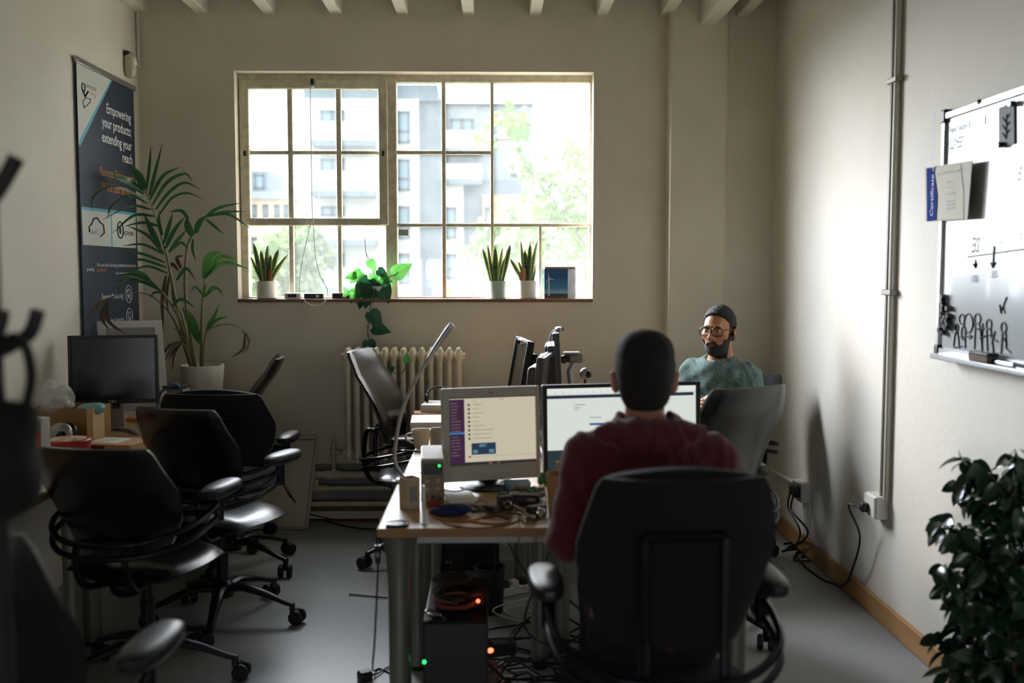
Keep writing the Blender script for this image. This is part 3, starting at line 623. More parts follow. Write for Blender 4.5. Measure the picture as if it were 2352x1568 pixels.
# certificate sheet and dark card held on the board
ct = thing('certificate', 'paper certificate with a blue wavy side band taped over the whiteboard edge', 'certificate', (0, 0, 0)); XCt = XWB - .03
def cp(px, py, d=0): return atx(px, py, XCt - d)
paper = mat('cream_paper', 'd6d1c2', .8, spec=.2); 
m = MB(); m.add([cp(2125, 385), cp(2234, 368), cp(2223, 503), cp(2127, 509)], [(0, 3, 2, 1)]); m.build('backing', mat('tan_backing', '9a927d', .6), ct, smooth=False, solid=.003)
m = MB(); m.add([cp(2130, 389, .003), cp(2206, 376, .003), cp(2213, 440, .003), cp(2213, 502, .003), cp(2131, 504, .003)], [(0, 4, 3, 2, 1)]); m.build('sheet', paper, ct, smooth=False)
m = MB(); L = [(2128, 387), (2129, 508)]; Rr = [(2146, 384), (2146, 400), (2150, 425), (2153, 450), (2152, 475), (2150, 505)]; m.add([cp(*q, .005) for q in L] + [cp(*q, .005) for q in reversed(Rr)], [tuple(range(8))]); m.build('blue_band', mat('certificate_blue', '2b3d84', .9, spec=.1), ct, smooth=False)
m = MB(); o_ = cp(2143, 498, .006); put_text(m, 'Certificate of Completion', .036, o_, ZD, YD, 'LEFT', .001, shear=.2, cw=1.0); m.build('title', mat('certificate_title', 'b9c4dd', .6), ct, smooth=False)
m = MB()
for s_, px, py, sz_ in (('This Certificate of Completion', 2181, 398, .016), ('awarded to', 2181, 420, .012), ('Recipient', 2183, 433, .017), ('for completing', 2184, 447, .012), ('the course', 2184, 464, .014), ('and training', 2184, 472, .014), ('programme', 2184, 480, .014)):
    if s_ in ('Recipient',): s_ = '~~~~~~'
    put_text(m, s_, sz_, cp(px, py, .004), -YD, ZD, 'CENTER', .001)
m.build('lettering', inkg, ct, smooth=False)
dk = thing('dark_card', 'narrow dark card with a green sprig pinned high on the whiteboard', 'card', (0, 0, 0)); m = MB(); m.add([wl(2294, 248, .003), wl(2329, 233, .003), wl(2330, 330, .003), wl(2294, 340, .003)], [(0, 3, 2, 1)]); c_ = m.build('sheet', mat('charcoal_card', '3f434b', .6), dk, smooth=False, solid=.001); dk.location = wb.location
m = MB(); m.tube([wl(2311, 320, .005), wl(2312, 262, .005)], .0015, 4)
for k in range(6): m.tube([wl(2311, 318 - k * 9, .005), wl(2303 + (k % 2) * 16, 306 - k * 9, .005)], .002, 4)
m.build('sprig', mat('printed_green', '56705a', .6), dk)
for k, (px, py) in enumerate(((2324, 238), (2296, 333))):
    o = first.copy(); COL.objects.link(o); o.location = atx(px, py, XWB - .014); o['label'] = ('black magnet holding the upper corner of the dark card', 'black magnet holding the lower corner of the dark card')[k]; del o['group']
# ---- window cord, sticker
cord('pull_string', 'thin looped cord hanging from the casement catch down to the sill', [aty(717, 200, YW - .04), aty(719, 350, YW - .04), aty(722, 500, YW - .04), aty(724, 510, YW - .04), aty(728, 580, YW - .04), aty(738, 630, YW - .05), aty(752, 665, YW - .1), aty(748, 690, 5.905), aty(730, 702, 5.905), aty(705, 695, 5.905), aty(690, 672, YW - .08), aty(697, 610, YW - .04), aty(712, 540, YW - .04), aty(720, 505, YW - .04)], .0022, cordw, 'cord', n=8)
pu = thing('cord_pulley', 'small metal pulley catch at the top of the casement window', 'pulley', aty(717, 195, YW - .035)); MB().lathe([(.004, -.012), (.014, -.01), (.01, 0), (.014, .01), (.004, .012)], (0, 0, 0), 12, Matrix.Rotation(R(90), 4, 'X')).build('wheel', steel, pu); MB().bx((-.008, -.012, 0), (.008, .014, .035)).build('bracket', darkst, pu)
a, b = aty(915, 541, YW + .012), aty(938, 527, YW + .012); st = MB().bx((a.x, YW + .012, a.z), (b.x, YW + .0165, b.z)).build('window_sticker', mat('grey_sticker', 'a9a9a6', .7), smooth=False); tag(st, 'small grey paper sticker on the window pane beside the mullion', 'sticker')
# ================================================================== PLANTS AND SILL THINGS
soil = mat('potting_soil', '3a2c22', .95, bump=.5, bscale=90); potw = mat('white_glazed_pot', 'e4e0d8', .35); potg = mat('sage_glazed_pot', 'a9c2b4', .35)
snl = mat('snake_leaf', '2f4a30', .4, col2='5d7a4c', scale=60, stretch=(.4, .4, 3), transl=.15); sny = mat('snake_leaf_edge', 'd8cf72', .45, transl=.2)
YS = 6.0; ZS = WZ0
def pot(t, r0, r1, h, m_, wall_=.006):
    MB().lathe([(r0 * .9, 0), (r0, .004), (r1, h), (r1 - wall_, h), (r1 - wall_ - .002, h - .02)], (0, 0, 0), 28).build('pot', m_, t)
    MB().lathe([(.001, h - .015), (r1 - wall_ - .001, h - .018)], (0, 0, 0), 20, cap=False).build('soil', soil, t)
def snake(t, h, tips, rw=.017):
    """tips: (dx, dz, lean in y, half width)"""
    for i, (bx_, dx, dz, dy, w) in enumerate(tips):
        n = 9; L = []; E1 = []; 
        P = []
        for k in range(n + 1):
            s = k / n; c = V(bx_ + (dx - bx_) * s ** 1.25, dy * s - .01 * (i % 3 - 1), h - .015 + (dz + .015) * s); ww = w * (0.72 + .6 * s - 1.3 * max(0, s - .45) ** 1.5 * 1.75) if s < 1 else .0008
            ww = max(ww, .001); a = .9 * (i % 2) - .45 + .5 * s
            P.append((c, ww, V(math.cos(a), math.sin(a), 0), V(-math.sin(a), math.cos(a), 0)))
        m = MB()
        m.grid([[c - u * w_ * .78 + q * w_ * .12, c - u * w_ * .4 + q * w_ * -.1, c + q * w_ * -.2, c + u * w_ * .4 - q * w_ * .1, c + u * w_ * .78 + q * w_ * .12] for c, w_, u, q in P]); lf = m.build('leaf', snl, t, solid=.002)
        m = MB(); m.grid([[c - u * w_ + q * w_ * .2, c - u * w_ * .76 + q * w_ * .11] for c, w_, u, q in P]); m.grid([[c + u * w_ * .76 + q * w_ * .11, c + u * w_ + q * w_ * .2] for c, w_, u, q in P]); m.build('yellow_edge', sny, lf, solid=.0024)
k_ = YS / FPX
def sp(px, tops, pc, ph, bottom): return [((b - px) * k_, (x - px) * k_, (ph - y) * k_, dy, w * k_) for b, x, y, dy, w in tops]
t = thing('snake_plant', 'snake plant in a white pot at the casement end of the sill', 'plant', (aty(613, 684, YS).x, YS, ZS)); h = 40 * k_; pot(t, 22.5 * k_, 23 * k_, h, potw)
snake(t, h, sp(613, [(600, 584, 558, .0, 6), (603, 575, 588, .03, 6), (610, 602, 575, .0, 6), (612, 618, 562, -.02, 7), (618, 640, 572, .01, 7), (622, 662, 582, .02, 7), (615, 625, 585, -.03, 6), (608, 606, 600, .03, 6)], 613, 644, 684))
m = MB(); m.add([V(.010, -.02, h - .01), V(.034, -.02, h - .008), V(.042, -.024, h + .07), V(.020, -.024, h + .062)], [(0, 1, 2, 3)]); m.build('plant_tag', mat('kraft_tag', 'a9744a', .7), t, solid=.002)
t = thing('snake_plant', 'snake plant in a sage green pot on the sill', 'plant', (aty(1143, 684, YS).x, YS, ZS)); h = 40 * k_; pot(t, 19 * k_, 22 * k_, h, potg)
snake(t, h, sp(1143, [(1128, 1109, 570, .02, 6), (1133, 1120, 560, -.02, 6), (1139, 1137, 566, .0, 7), (1146, 1155, 566, .02, 7), (1152, 1172, 562, -.01, 7), (1148, 1160, 590, -.03, 6), (1142, 1140, 600, .03, 7)], 1143, 644, 684))
t = thing('snake_plant', 'snake plant with a kraft tag in a white pot next to the folder', 'plant', (aty(1212, 684, YS).x, YS, ZS)); h = 41 * k_; pot(t, 21 * k_, 21.5 * k_, h, potw)
snake(t, h, sp(1212, [(1200, 1172, 594, .02, 6), (1206, 1196, 552, -.01, 6), (1212, 1218, 560, .02, 7), (1220, 1234, 552, -.01, 7), (1215, 1205, 575, .0, 6), (1208, 1190, 600, -.02, 6), (1222, 1228, 600, .02, 6)], 1212, 644, 684))
m = MB(); m.add([V(-.052, -.03, h + .0), V(-.018, -.03, h + .0), V(-.012, -.026, h + .072), V(-.044, -.026, h + .078)], [(0, 1, 2, 3)]); m.build('plant_tag', mat('kraft_tag', ''), t, solid=.002)
# folder with a wind turbine photograph
a, b = aty(1250, 684, YS - .03), aty(1304, 616, YS - .03); fo = thing('picture_folder', 'upright folder printed with a white wind turbine under a blue sky on the sill', 'folder', (a.x, YS - .03, ZS)); fw, fh = b.x - a.x, b.z - a.z
skyp = mat('printed_sky', '1f5f9c', .4); ts_ = skyp.node_tree; g_ = ts_.nodes.new('ShaderNodeTexCoord'); sx_ = ts_.nodes.new('ShaderNodeSeparateXYZ'); r_ = ts_.nodes.new('ShaderNodeValToRGB')
mr_ = ts_.nodes.new('ShaderNodeMapRange'); mr_.inputs['From Max'].default_value = fh; ts_.links.new(g_.outputs['Object'], sx_.inputs[0]); ts_.links.new(sx_.outputs['Z'], mr_.inputs['Value']); ts_.links.new(mr_.outputs['Result'], r_.inputs['Fac'])
r_.color_ramp.elements[0].position = .1; r_.color_ramp.elements[0].color = lin('c9dbe2'); r_.color_ramp.elements[1].position = .75; r_.color_ramp.elements[1].color = lin('1c4f8e'); e_ = r_.color_ramp.elements.new(.35); e_.color = lin('3f8fc0'); ts_.links.new(r_.outputs['Color'], ts_.nodes['Principled BSDF'].inputs['Base Color'])
MB().bx((0, 0, 0), (fw, .035, fh)).build('cover', skyp, fo, smooth=False)
m = MB(); m.bx((0, -.001, 0), (fw, .001, fh * .09)); m.build('printed_hill', mat('printed_hill', '6b5a45', .5), fo, smooth=False); MB().bx((0, -.0012, fh * .09), (fw, .001, fh * .17)).build('printed_sea', mat('printed_sea', '27527c', .5), fo, smooth=False)
tx = fw * .2; m = MB(); tz = fh * .68; m.add([V(tx - .006, -.002, fh * .1), V(tx + .006, -.002, fh * .1), V(tx + .0035, -.002, tz), V(tx - .0035, -.002, tz)], [(0, 1, 2, 3)])
for a_ in (100, -15, 195 + 40): 
    d_ = V(math.cos(R(a_)), 0, math.sin(R(a_))); s_ = V(-d_.z, 0, d_.x); c_ = V(tx, -.0025, tz); m.add([c_ - s_ * .003, c_ + d_ * .045, c_ + s_ * .004], [(0, 1, 2)])
m.build('printed_turbine', inkw, fo, smooth=False)
c = aty(1322, 684, YS).x - a.x; m = MB(); m.add([V(fw, 0, 0), V(c, .05, 0), V(c, .05, fh + .006), V(fw, 0, fh)], [(0, 1, 2, 3)]); m.build('side_panel', mat('folder_side', '3c4a5c', .5, col2='233044', scale=28, stretch=(1, 1, .5)), fo, smooth=False, solid=.002)
MB().bx((.004, .006, fh), (c - .004, .045, fh + .012)).build('page_edges', mat('page_edges', '8a5a64', .6, col2='b99a6a', scale=90, stretch=(1, .05, .05)), fo, smooth=False)
for px0, px1, h_, m_, lab in ((655, 691, 13, whitepl, 'small white box with a dark display on the window sill'), (700, 744, 12, mat('purple_black', '272336', .35), 'small black box with a white badge on the window sill under the cord'), (764, 806, 13, blackp, 'small black box on the sill beside the trailing plant')):
    a, b = aty(px0, 688, 5.975), aty(px1, 688, 5.975); w_ = b.x - a.x; dv = thing('sill_device', lab, 'device', ((a.x + b.x) / 2, 5.975, ZS)); hh = h_ * k_
    MB().box((0, 0, hh / 2), (w_, .05, hh)).build('case', m_, dv, bevel=.004); MB().box((0 if m_ is whitepl else w_ * .2, -.026, hh / 2), (w_ * (.55 if m_ is whitepl else .14), .004, hh * .5)).build('display' if m_ is whitepl else 'badge', blackg if m_ is whitepl else inkw, dv)
# ---- trailing plant on the sill
lfg = mat('pothos_leaf', '3f8f3e', .35, col2='6fb356', scale=12, transl=.35); lfd = mat('pothos_leaf_dark', '1f5238', .35, col2='2c6a44', scale=14, transl=.12); stm = mat('green_stem', '5d6a3a', .6)
YP_ = 5.96; c0 = aty(868, 684, YP_); po = thing('trailing_plant', 'trailing green plant in a hanging pot on the sill, its vine falling over the radiator', 'plant', (c0.x, YP_, ZS))
def pl(px, py, Y=YP_): return aty(px, py, Y) - Vector(po.location)
pot(po, .03, .045, .075, whitepl); m = MB()
for dx, dy in ((-.045, 0), (.045, 0), (0, .04)): m.tube([V(dx, dy, .075), pl(840, 580)], .0012, 5)
m.tube([pl(840, 580), pl(838, 545)], .0022, 5); m.build('hanger', mat('red_brown_cord', '7a4a42', .6), po)
def heart(m, p, d, nrm, L):
    d = Vector(d).normalized(); nrm = Vector(nrm); nrm = nrm - d * nrm.dot(d); nrm.normalize(); sd = d.cross(nrm); p = Vector(p)
    o = [(0, .0), (.18, -.1), (.36, .04), (.4, .25), (.32, .5), (.17, .78), (0, 1.05)]
    vs = [p + d * y * L - nrm * L * (.16 * y * y) for y in (0, .2, .45, .72, 1.05)]
    n0 = len(vs); ring = []
    for sgn in (1, -1):
        for x, y in o[1:6]: vs.append(p + sd * x * L * sgn + d * y * L + nrm * L * (.12 * abs(x) - .16 * y * y))
    fs = []
    for off in (n0, n0 + 5):
        fs += [(0, off, off + 1), (0, off + 1, 1), (1, off + 1, off + 2), (1, off + 2, 2), (2, off + 2, off + 3), (2, off + 3, 3), (3, off + 3, off + 4), (3, off + 4, 4)]
    m.add(vs, fs)
def pleaf(px, py, ax, ay, Lpx, m_, Y=5.93, tilt=.3, turn=0.):
    a = pl(px, py, Y); d = pl(px + ax, py + ay, Y - .0) - a; L = Lpx * Y / FPX
    m = MB(); heart(m, a, d + V(0, -.25 * d.length * tilt, 0), V(turn, -1, tilt), L); m.build('leaf', m_, po)
st_ = MB(); st_.tube(spline([pl(850, 650), pl(880, 640, 5.94), pl(905, 632, 5.93), pl(915, 625, 5.92)], 4), .003, 6)
st_.tube(spline([pl(862, 655), pl(856, 680, 5.9), pl(849, 720, 5.9), pl(845, 760, 5.91), pl(850, 790, 5.91), pl(858, 815, 5.70), pl(868, 850, 5.70), pl(905, 855, 5.70), pl(925, 855, 5.70), pl(934, 830, 5.70)], 6), .003, 6)
st_.tube(spline([pl(866, 655), pl(855, 610), pl(850, 600)], 4), .0025, 6); st_.tube(spline([pl(866, 655), pl(830, 660, 5.95), pl(800, 668, 5.93)], 4), .002, 6); st_.build('vine', stm, po)
for q in ((905, 632, 36, -25, 48, lfg), (848, 598, 14, 22, 28, lfg), (818, 632, -10, 2, 26, lfg), (830, 625, -22, 20, 36, lfg), (845, 640, -30, 25, 42, lfd), (838, 655, -24, 30, 42, lfd), (860, 630, -5, 24, 30, lfg), (868, 620, 18, 12, 28, lfd), (880, 628, 8, 16, 24, lfg), (890, 640, 10, 20, 22, lfg),
          (875, 650, 14, 34, 50, lfd), (860, 660, 26, 26, 42, lfd), (850, 665, -10, 34, 44, lfd), (835, 670, -8, 30, 40, lfd), (820, 665, -10, 20, 34, lfg), (865, 645, -16, 18, 34, lfd), (884, 660, 6, 26, 36, lfd), (800, 668, -14, 14, 20, lfg), (848, 650, 6, 30, 40, lfd), (872, 640, 20, 4, 30, lfg)): pleaf(*q)
for q in ((851, 716, 18, 26, 46, lfd, 5.88), (856, 752, 36, 8, 42, lfd, 5.88), (846, 782, 6, 26, 40, lfd, 5.88)): pleaf(*q)
for q in ((905, 848, -10, -4, 16, lfd, 5.69), (934, 832, 0, -16, 22, lfg, 5.69), (868, 850, -10, 12, 18, lfg, 5.69)): pleaf(*q)
# ---- kentia palm on the far end of the desk
YK = 5.60; kx = aty(466, 912, YK).x
pm = thing('potted_palm', 'large arching palm in a plain white pot in the corner beside the banner', 'palm', (kx, YK, .735))
MB().lathe([(.095, 0), (.10, .006), (.12, .235), (.12, .24), (.112, .24), (.11, .21)], (0, 0, 0), 36).build('pot', potw, pm); MB().lathe([(.001, .215), (.111, .212)], (0, 0, 0), 20, cap=False).build('soil', soil, pm)
plm = mat('palm_leaf', '27563a', .35, col2='39703f', scale=5, transl=.15); plb = mat('palm_leaf_bright', '4f7f3a', .4, col2='35652f', scale=5, transl=.3); pld = mat('palm_leaf_dry', '5a4a35', .6, transl=.1); psm = mat('palm_stem', '6b7a48', .5, col2='8a7a4c', scale=6)
def kp(px, py, dy=0.0): return aty(px, py, YK + dy) - Vector(pm.location)
rngk = random.Random(8)
def kq(cx, cy, dy): 
    px, py = 69 + cx / 1.8447, 69 + cy / 1.8447; Y = min(YK + dy, 1.99 * FPX / max(1130 - px, 1)); Y = min(Y, YB - .05); return aty(px, py, Y) - Vector(pm.location)
def blade(m, w, *pts, d0=0.0, d1=None):
    d1 = d0 + rngk.uniform(-.14, .02) if d1 is None else d1; n = len(pts); P = spline([kq(x, y, d0 + (d1 - d0) * i / (n - 1)) for i, (x, y) in enumerate(pts)], 7); k = len(P) - 1; L = []; w *= .56 * YK / FPX / 1.8447
    for i, p in enumerate(P):
        t = (P[min(i + 1, k)] - P[max(i - 1, 0)]).normalized(); s = t.cross(V(.15, -1, .2)).normalized(); q = t.cross(s); f = i / k; hw = max(w * (math.sin(math.pi * min(.97, .06 + .94 * f) ** .75)) ** .8, w * .04)
        L.append([p - s * hw + q * hw * .25, p, p + s * hw + q * hw * .25])
    m.grid(L)
def stalk(r0, r1, *pts, d0=0.0, d1=0.0):
    n = len(pts); P = spline([kq(x, y, d0 + (d1 - d0) * i / (n - 1)) for i, (x, y) in enumerate(pts)], 6); return MB().tube(P, [r0 + (r1 - r0) * i / (len(P) - 1) for i in range(len(P))], 6)
def frond(stem, m_, blades, d0=0.0, d1=-.1, r0=.010, r1=.003, sm_=None):
    stalk(r0, r1, *stem, d0=d0, d1=d1).build('stem', sm_ or psm, pm); m = MB()
    for w, *pts in blades: blade(m, w, *pts, d0=d1 * .8)
    m.build('frond', m_, pm, ang=80)
frond([(690, 1445), (640, 1250), (600, 1050), (565, 900), (525, 770), (487, 675)], plm, [(11, (490, 690), (505, 580), (512, 488)), (13, (505, 702), (530, 600), (560, 482)), (14, (505, 722), (560, 620), (635, 580)), (13, (515, 745), (580, 645), (655, 608), (690, 640)), (12, (530, 762), (590, 685), (655, 646), (722, 675)),
    (10, (545, 785), (600, 712), (665, 690), (730, 715)), (13, (486, 690), (380, 630), (270, 582)), (30, (478, 680), (462, 620), (425, 572)), (22, (480, 692), (420, 640), (345, 600)), (10, (490, 715), (360, 662), (272, 700), (262, 765)), (10, (500, 735), (420, 700), (345, 745), (330, 800)), (10, (515, 760), (430, 745), (310, 800)),
    (11, (528, 788), (440, 785), (350, 860)), (12, (545, 830), (480, 815), (400, 830)), (13, (560, 870), (545, 810), (550, 765)), (22, (553, 932), (515, 850), (482, 775)), (14, (565, 945), (500, 870), (412, 828)), (15, (566, 905), (588, 830), (604, 776)), (16, (573, 925), (612, 845), (657, 790)), (16, (588, 942), (630, 885), (664, 845)),
    (10, (568, 950), (480, 908), (392, 914)), (11, (573, 985), (470, 946), (388, 942)), (11, (578, 1005), (470, 972), (392, 988)), (9, (585, 1030), (490, 1000), (400, 1040))], d1=-.16, r0=.011)
frond([(705, 1445), (660, 1150), (662, 950), (690, 865), (742, 795)], plm, [(13, (740, 792), (800, 752), (890, 733)), (11, (745, 790), (830, 770), (915, 768)), (11, (750, 786), (840, 780), (930, 838)), (26, (688, 872), (668, 830), (664, 790)), (22, (700, 862), (716, 815), (748, 785)), (11, (745, 800), (780, 830), (822, 866)), (10, (690, 885), (688, 930), (702, 978)),
    (14, (672, 800), (640, 765), (590, 770)), (9, (664, 920), (640, 900), (610, 930))], d1=-.2)
frond([(725, 1445), (728, 1200), (740, 1050)], plb, [(30, (738, 1055), (755, 965), (805, 938)), (16, (746, 1042), (820, 985), (925, 1010)), (18, (744, 1046), (800, 962), (872, 972)), (8, (738, 1130), (700, 1088), (678, 1112)), (10, (738, 1132), (738, 1095), (752, 1078)), (9, (738, 1132), (775, 1088), (818, 1110)), (8, (738, 1132), (790, 1095), (820, 1132))], d1=-.12)
frond([(728, 1445), (735, 1350), (746, 1265)], plb, [(14, (748, 1262), (778, 1215), (802, 1162)), (13, (746, 1272), (790, 1228), (838, 1214)), (30, (722, 1325), (690, 1260), (645, 1175)), (20, (712, 1310), (695, 1240), (668, 1185))], d1=-.08)
frond([(688, 1445), (640, 1240), (560, 1112), (480, 1060), (400, 1040)], plm, [(14, (555, 1108), (500, 1062), (430, 1035), (345, 1042)), (10, (540, 1096), (470, 1066), (350, 1060)), (16, (520, 1085), (470, 1030), (380, 1020)), (9, (555, 1112), (525, 1112), (508, 1136)), (9, (430, 1050), (390, 1070), (370, 1110)), (12, (600, 1170), (640, 1140), (700, 1175)), (12, (620, 1060), (660, 1010), (700, 1055))], d1=-.4)
frond([(684, 1445), (610, 1230), (520, 1130), (440, 1112), (350, 1128)], pld, [(12, (355, 1130), (285, 1165), (228, 1240)), (14, (332, 1142), (302, 1210), (335, 1272)), (12, (322, 1160), (332, 1232), (405, 1288)), (10, (330, 1150), (322, 1220), (372, 1275))], d1=-.62, r0=.005, r1=.002, sm_=pld)
frond([(700, 1445), (640, 1200), (590, 1050)], pld, [(14, (575, 1040), (560, 1150), (565, 1272)), (10, (590, 1042), (578, 1130), (588, 1205)), (9, (602, 1060), (606, 1130), (616, 1185)), (14, (640, 1010), (622, 965), (650, 955)), (12, (630, 1020), (600, 990), (590, 1040))], d1=.02)
frond([(735, 1445), (745, 1290), (800, 1250), (870, 1252), (910, 1290)], pld, [(7, (902, 1272), (928, 1320), (902, 1372)), (10, (910, 1290), (902, 1350), (848, 1390)), (7, (914, 1282), (926, 1325), (918, 1368))], d1=-.15, r0=.004, r1=.002)
frond([(690, 1445), (660, 1350), (635, 1318)], pld, [(12, (640, 1320), (590, 1338), (542, 1402)), (10, (640, 1325), (600, 1350), (564, 1412)), (10, (640, 1325), (612, 1370), (602, 1445)), (9, (665, 1300), (625, 1270), (588, 1270)), (8, (640, 1325), (600, 1370), (590, 1400))], d1=-.12)
# ---- ficus by the right wall
YFi = 2.85; fx = 1.42
fi = thing('weeping_fig', 'dark glossy leaved fig tree standing against the wall under the whiteboard', 'plant', (fx, YFi, 0))
MB().lathe([(.095, 0), (.10, .01), (.128, .205), (.132, .215), (.12, .215), (.118, .19)], (0, 0, 0), 28).build('pot', mat('dark_pot', '4a423c', .6), fi); MB().lathe([(.001, .195), (.119, .19)], (0, 0, 0), 20, cap=False).build('soil', soil, fi)
fil = mat('fig_leaf', '1d3526', .22, col2='27452e', scale=6, spec=.7, transl=.06); rngf = random.Random(21)
def fp(px, py, dy=0.): return aty(px, py, YFi + dy) - Vector(fi.location)
brm = MB(); P0 = [V(.02, 0, .18), V(-.02, .02, .18), V(.0, -.03, .18)]
for p0, tip in zip(P0, ((2335, 1060), (2310, 1160), (2360, 1200))): brm.tube(spline([p0, fp(2322, 1568), fp(2326, 1350), fp(*tip)], 5), [.011 - .0005 * i for i in range(16)], 6)
leafc = []
for base, tips in (((2326, 1240), [(2290, 1110, 2215, 1052), (2300, 1130, 2230, 1085), (2290, 1180, 2210, 1110)]), ((2325, 1330), [(2260, 1230, 2160, 1200), (2250, 1260, 2190, 1210), (2270, 1300, 2225, 1260)]),
                   ((2326, 1420), [(2270, 1340, 2165, 1300), (2250, 1370, 2180, 1345), (2260, 1400, 2215, 1380)]), ((2326, 1500), [(2260, 1480, 2165, 1465), (2280, 1440, 2200, 1440), (2270, 1520, 2190, 1500), (2280, 1550, 2190, 1545)]),
                   ((2332, 1240), [(2345, 1100, 2330, 1030), (2380, 1150, 2400, 1080), (2390, 1250, 2400, 1200)]), ((2330, 1400), [(2390, 1330, 2405, 1300), (2390, 1430, 2405, 1400), (2340, 1350, 2300, 1300)]), ((2330, 1540), [(2390, 1500, 2405, 1480), (2310, 1500, 2285, 1450), (2350, 1560, 2400, 1560)])):
    for mx_, my_, tx_, ty_ in tips:
        q = spline([fp(*base), fp(mx_, my_, rngf.uniform(-.1, .1)), fp(tx_, ty_, rngf.uniform(-.15, .12))], 7); brm.tube(q, [.005 - .0003 * i for i in range(len(q))], 5); leafc += [(a, (b - a).normalized()) for a, b in zip(q[3:], q[4:])] + [(q[-1], (q[-1] - q[-2]).normalized())]
brm.build('branches', mat('fig_bark', '6a4c3c', .7), fi)
lv = MB()
for p, d in leafc:
    for k in range(3):
        sd = V(rngf.gauss(0, 1), rngf.gauss(0, 1), rngf.gauss(0, .5)).normalized(); dd = (d * .5 + sd * .8 + V(0, 0, -.75)).normalized(); st2 = p + sd * .012
        lv.leaf(st2, dd, V(-.3 + rngf.gauss(0, .6), -.2 + rngf.gauss(0, .6), .7), rngf.uniform(.055, .085), rngf.uniform(.016, .022), bend=rngf.uniform(.2, .9), n=5, fold=.3, shape=.62, tip=.75)
for i in range(170):
    p = fp(rngf.uniform(2280, 2420), rngf.uniform(1080, 1568), rngf.uniform(-.14, .12)); sd = V(rngf.gauss(0, 1), rngf.gauss(0, 1), -.8).normalized()
    lv.leaf(p, sd, V(rngf.gauss(0, .6), -.4 + rngf.gauss(0, .6), .6), rngf.uniform(.055, .085), rngf.uniform(.016, .022), bend=rngf.uniform(.2, .9), n=5, fold=.3, shape=.62, tip=.75)
lv.v = [(min(x, XR - .03 - fx), y, z) for x, y, z in lv.v]; fl = lv.build('foliage', fil, fi, ang=80); fl['kind'] = 'stuff'
# ================================================================== DESKS
oak = mat('oak_desk_top', 'c39a63', .38, col2='b48850', scale=3, stretch=(1, 8, 8), detail=6, spec=.8, coat=1.0, crough=.26); oake = mat('oak_desk_edge', 'a8804c', .5, col2='946d3d', scale=4, stretch=(1, 6, 6)); legm = mat('silver_desk_leg', '8b8982', .42, .7)
ZT = .735
def desk(name, label, x0, x1, y0, y1, legs, panel=None):
    d = thing(name, label, 'desk', ((x0 + x1) / 2, (y0 + y1) / 2, 0)); c = d.location
    w, l = (x1 - x0) / 2, (y1 - y0) / 2
    MB().box((0, 0, ZT - .0135), (2 * w - .004, 2 * l - .004, .027)).build('desktop', [oak], d, bevel=.004)
    m = MB(); e = .0025; m.bx((-w, -l, ZT - .027), (w, -l + e, ZT - .001)).bx((-w, l - e, ZT - .027), (w, l, ZT - .001)).bx((-w, -l + e, ZT - .027), (-w + e, l - e, ZT - .001)).bx((w - e, -l + e, ZT - .027), (w, l - e, ZT - .001)); m.build('edge_band', oake, d, smooth=False)
    for lx, ly in legs:
        m = MB(); m.lathe([(.028, .018), (.034, .02), (.035, ZT - .2), (.042, ZT - .10), (.058, ZT - .027)], (lx - c.x, ly - c.y, 0), 18); lg = m.build('leg', legm, d)
        MB().lathe([(.028, 0), (.03, .004), (.03, .018), (.012, .02)], (lx - c.x, ly - c.y, 0), 14).build('foot', blackp, lg)
    m = MB(); m.bx((-w + .06, -l + .08, ZT - .07), (w - .06, -l + .11, ZT - .027)).bx((-w + .06, l - .11, ZT - .07), (w - .06, l - .08, ZT - .027)); m.build('rail', legm, d, bevel=.004); return d
DA = desk('office_desk', 'oak desk across the near end of the row, piled with electronics, before the maroon sweater', -.343, .82, 2.925, 3.74, [(-.283, 2.99), (.75, 3.0), (-.28, 3.68), (.18, 3.68), (.75, 3.68)])
desk('office_desk', 'oak desk in the middle of the row facing the radiator chair', -.335, .20, 3.745, 5.62, [(-.275, 3.84), (-.28, 4.66), (.14, 4.66), (-.275, 5.52), (.14, 5.52)])
desk('office_desk', 'oak desk in the row where the bearded man sits', .205, .76, 3.745, 5.62, [(.27, 3.84), (.27, 4.66), (.68, 4.66), (.27, 5.52), (.68, 5.52)])
desk('office_desk', 'oak desk along the banner wall nearest the hanging bag', -2.04, -1.545, 2.0, 3.86, [(-1.98, 2.1), (-1.61, 2.1), (-1.98, 3.78), (-1.61, 3.78)])
desk('office_desk', 'oak desk along the banner wall carrying the palm and the dark monitor', -2.04, -1.49, 3.865, 5.86, [(-1.98, 3.95), (-1.61, 3.95), (-1.98, 5.78), (-1.61, 5.78)])
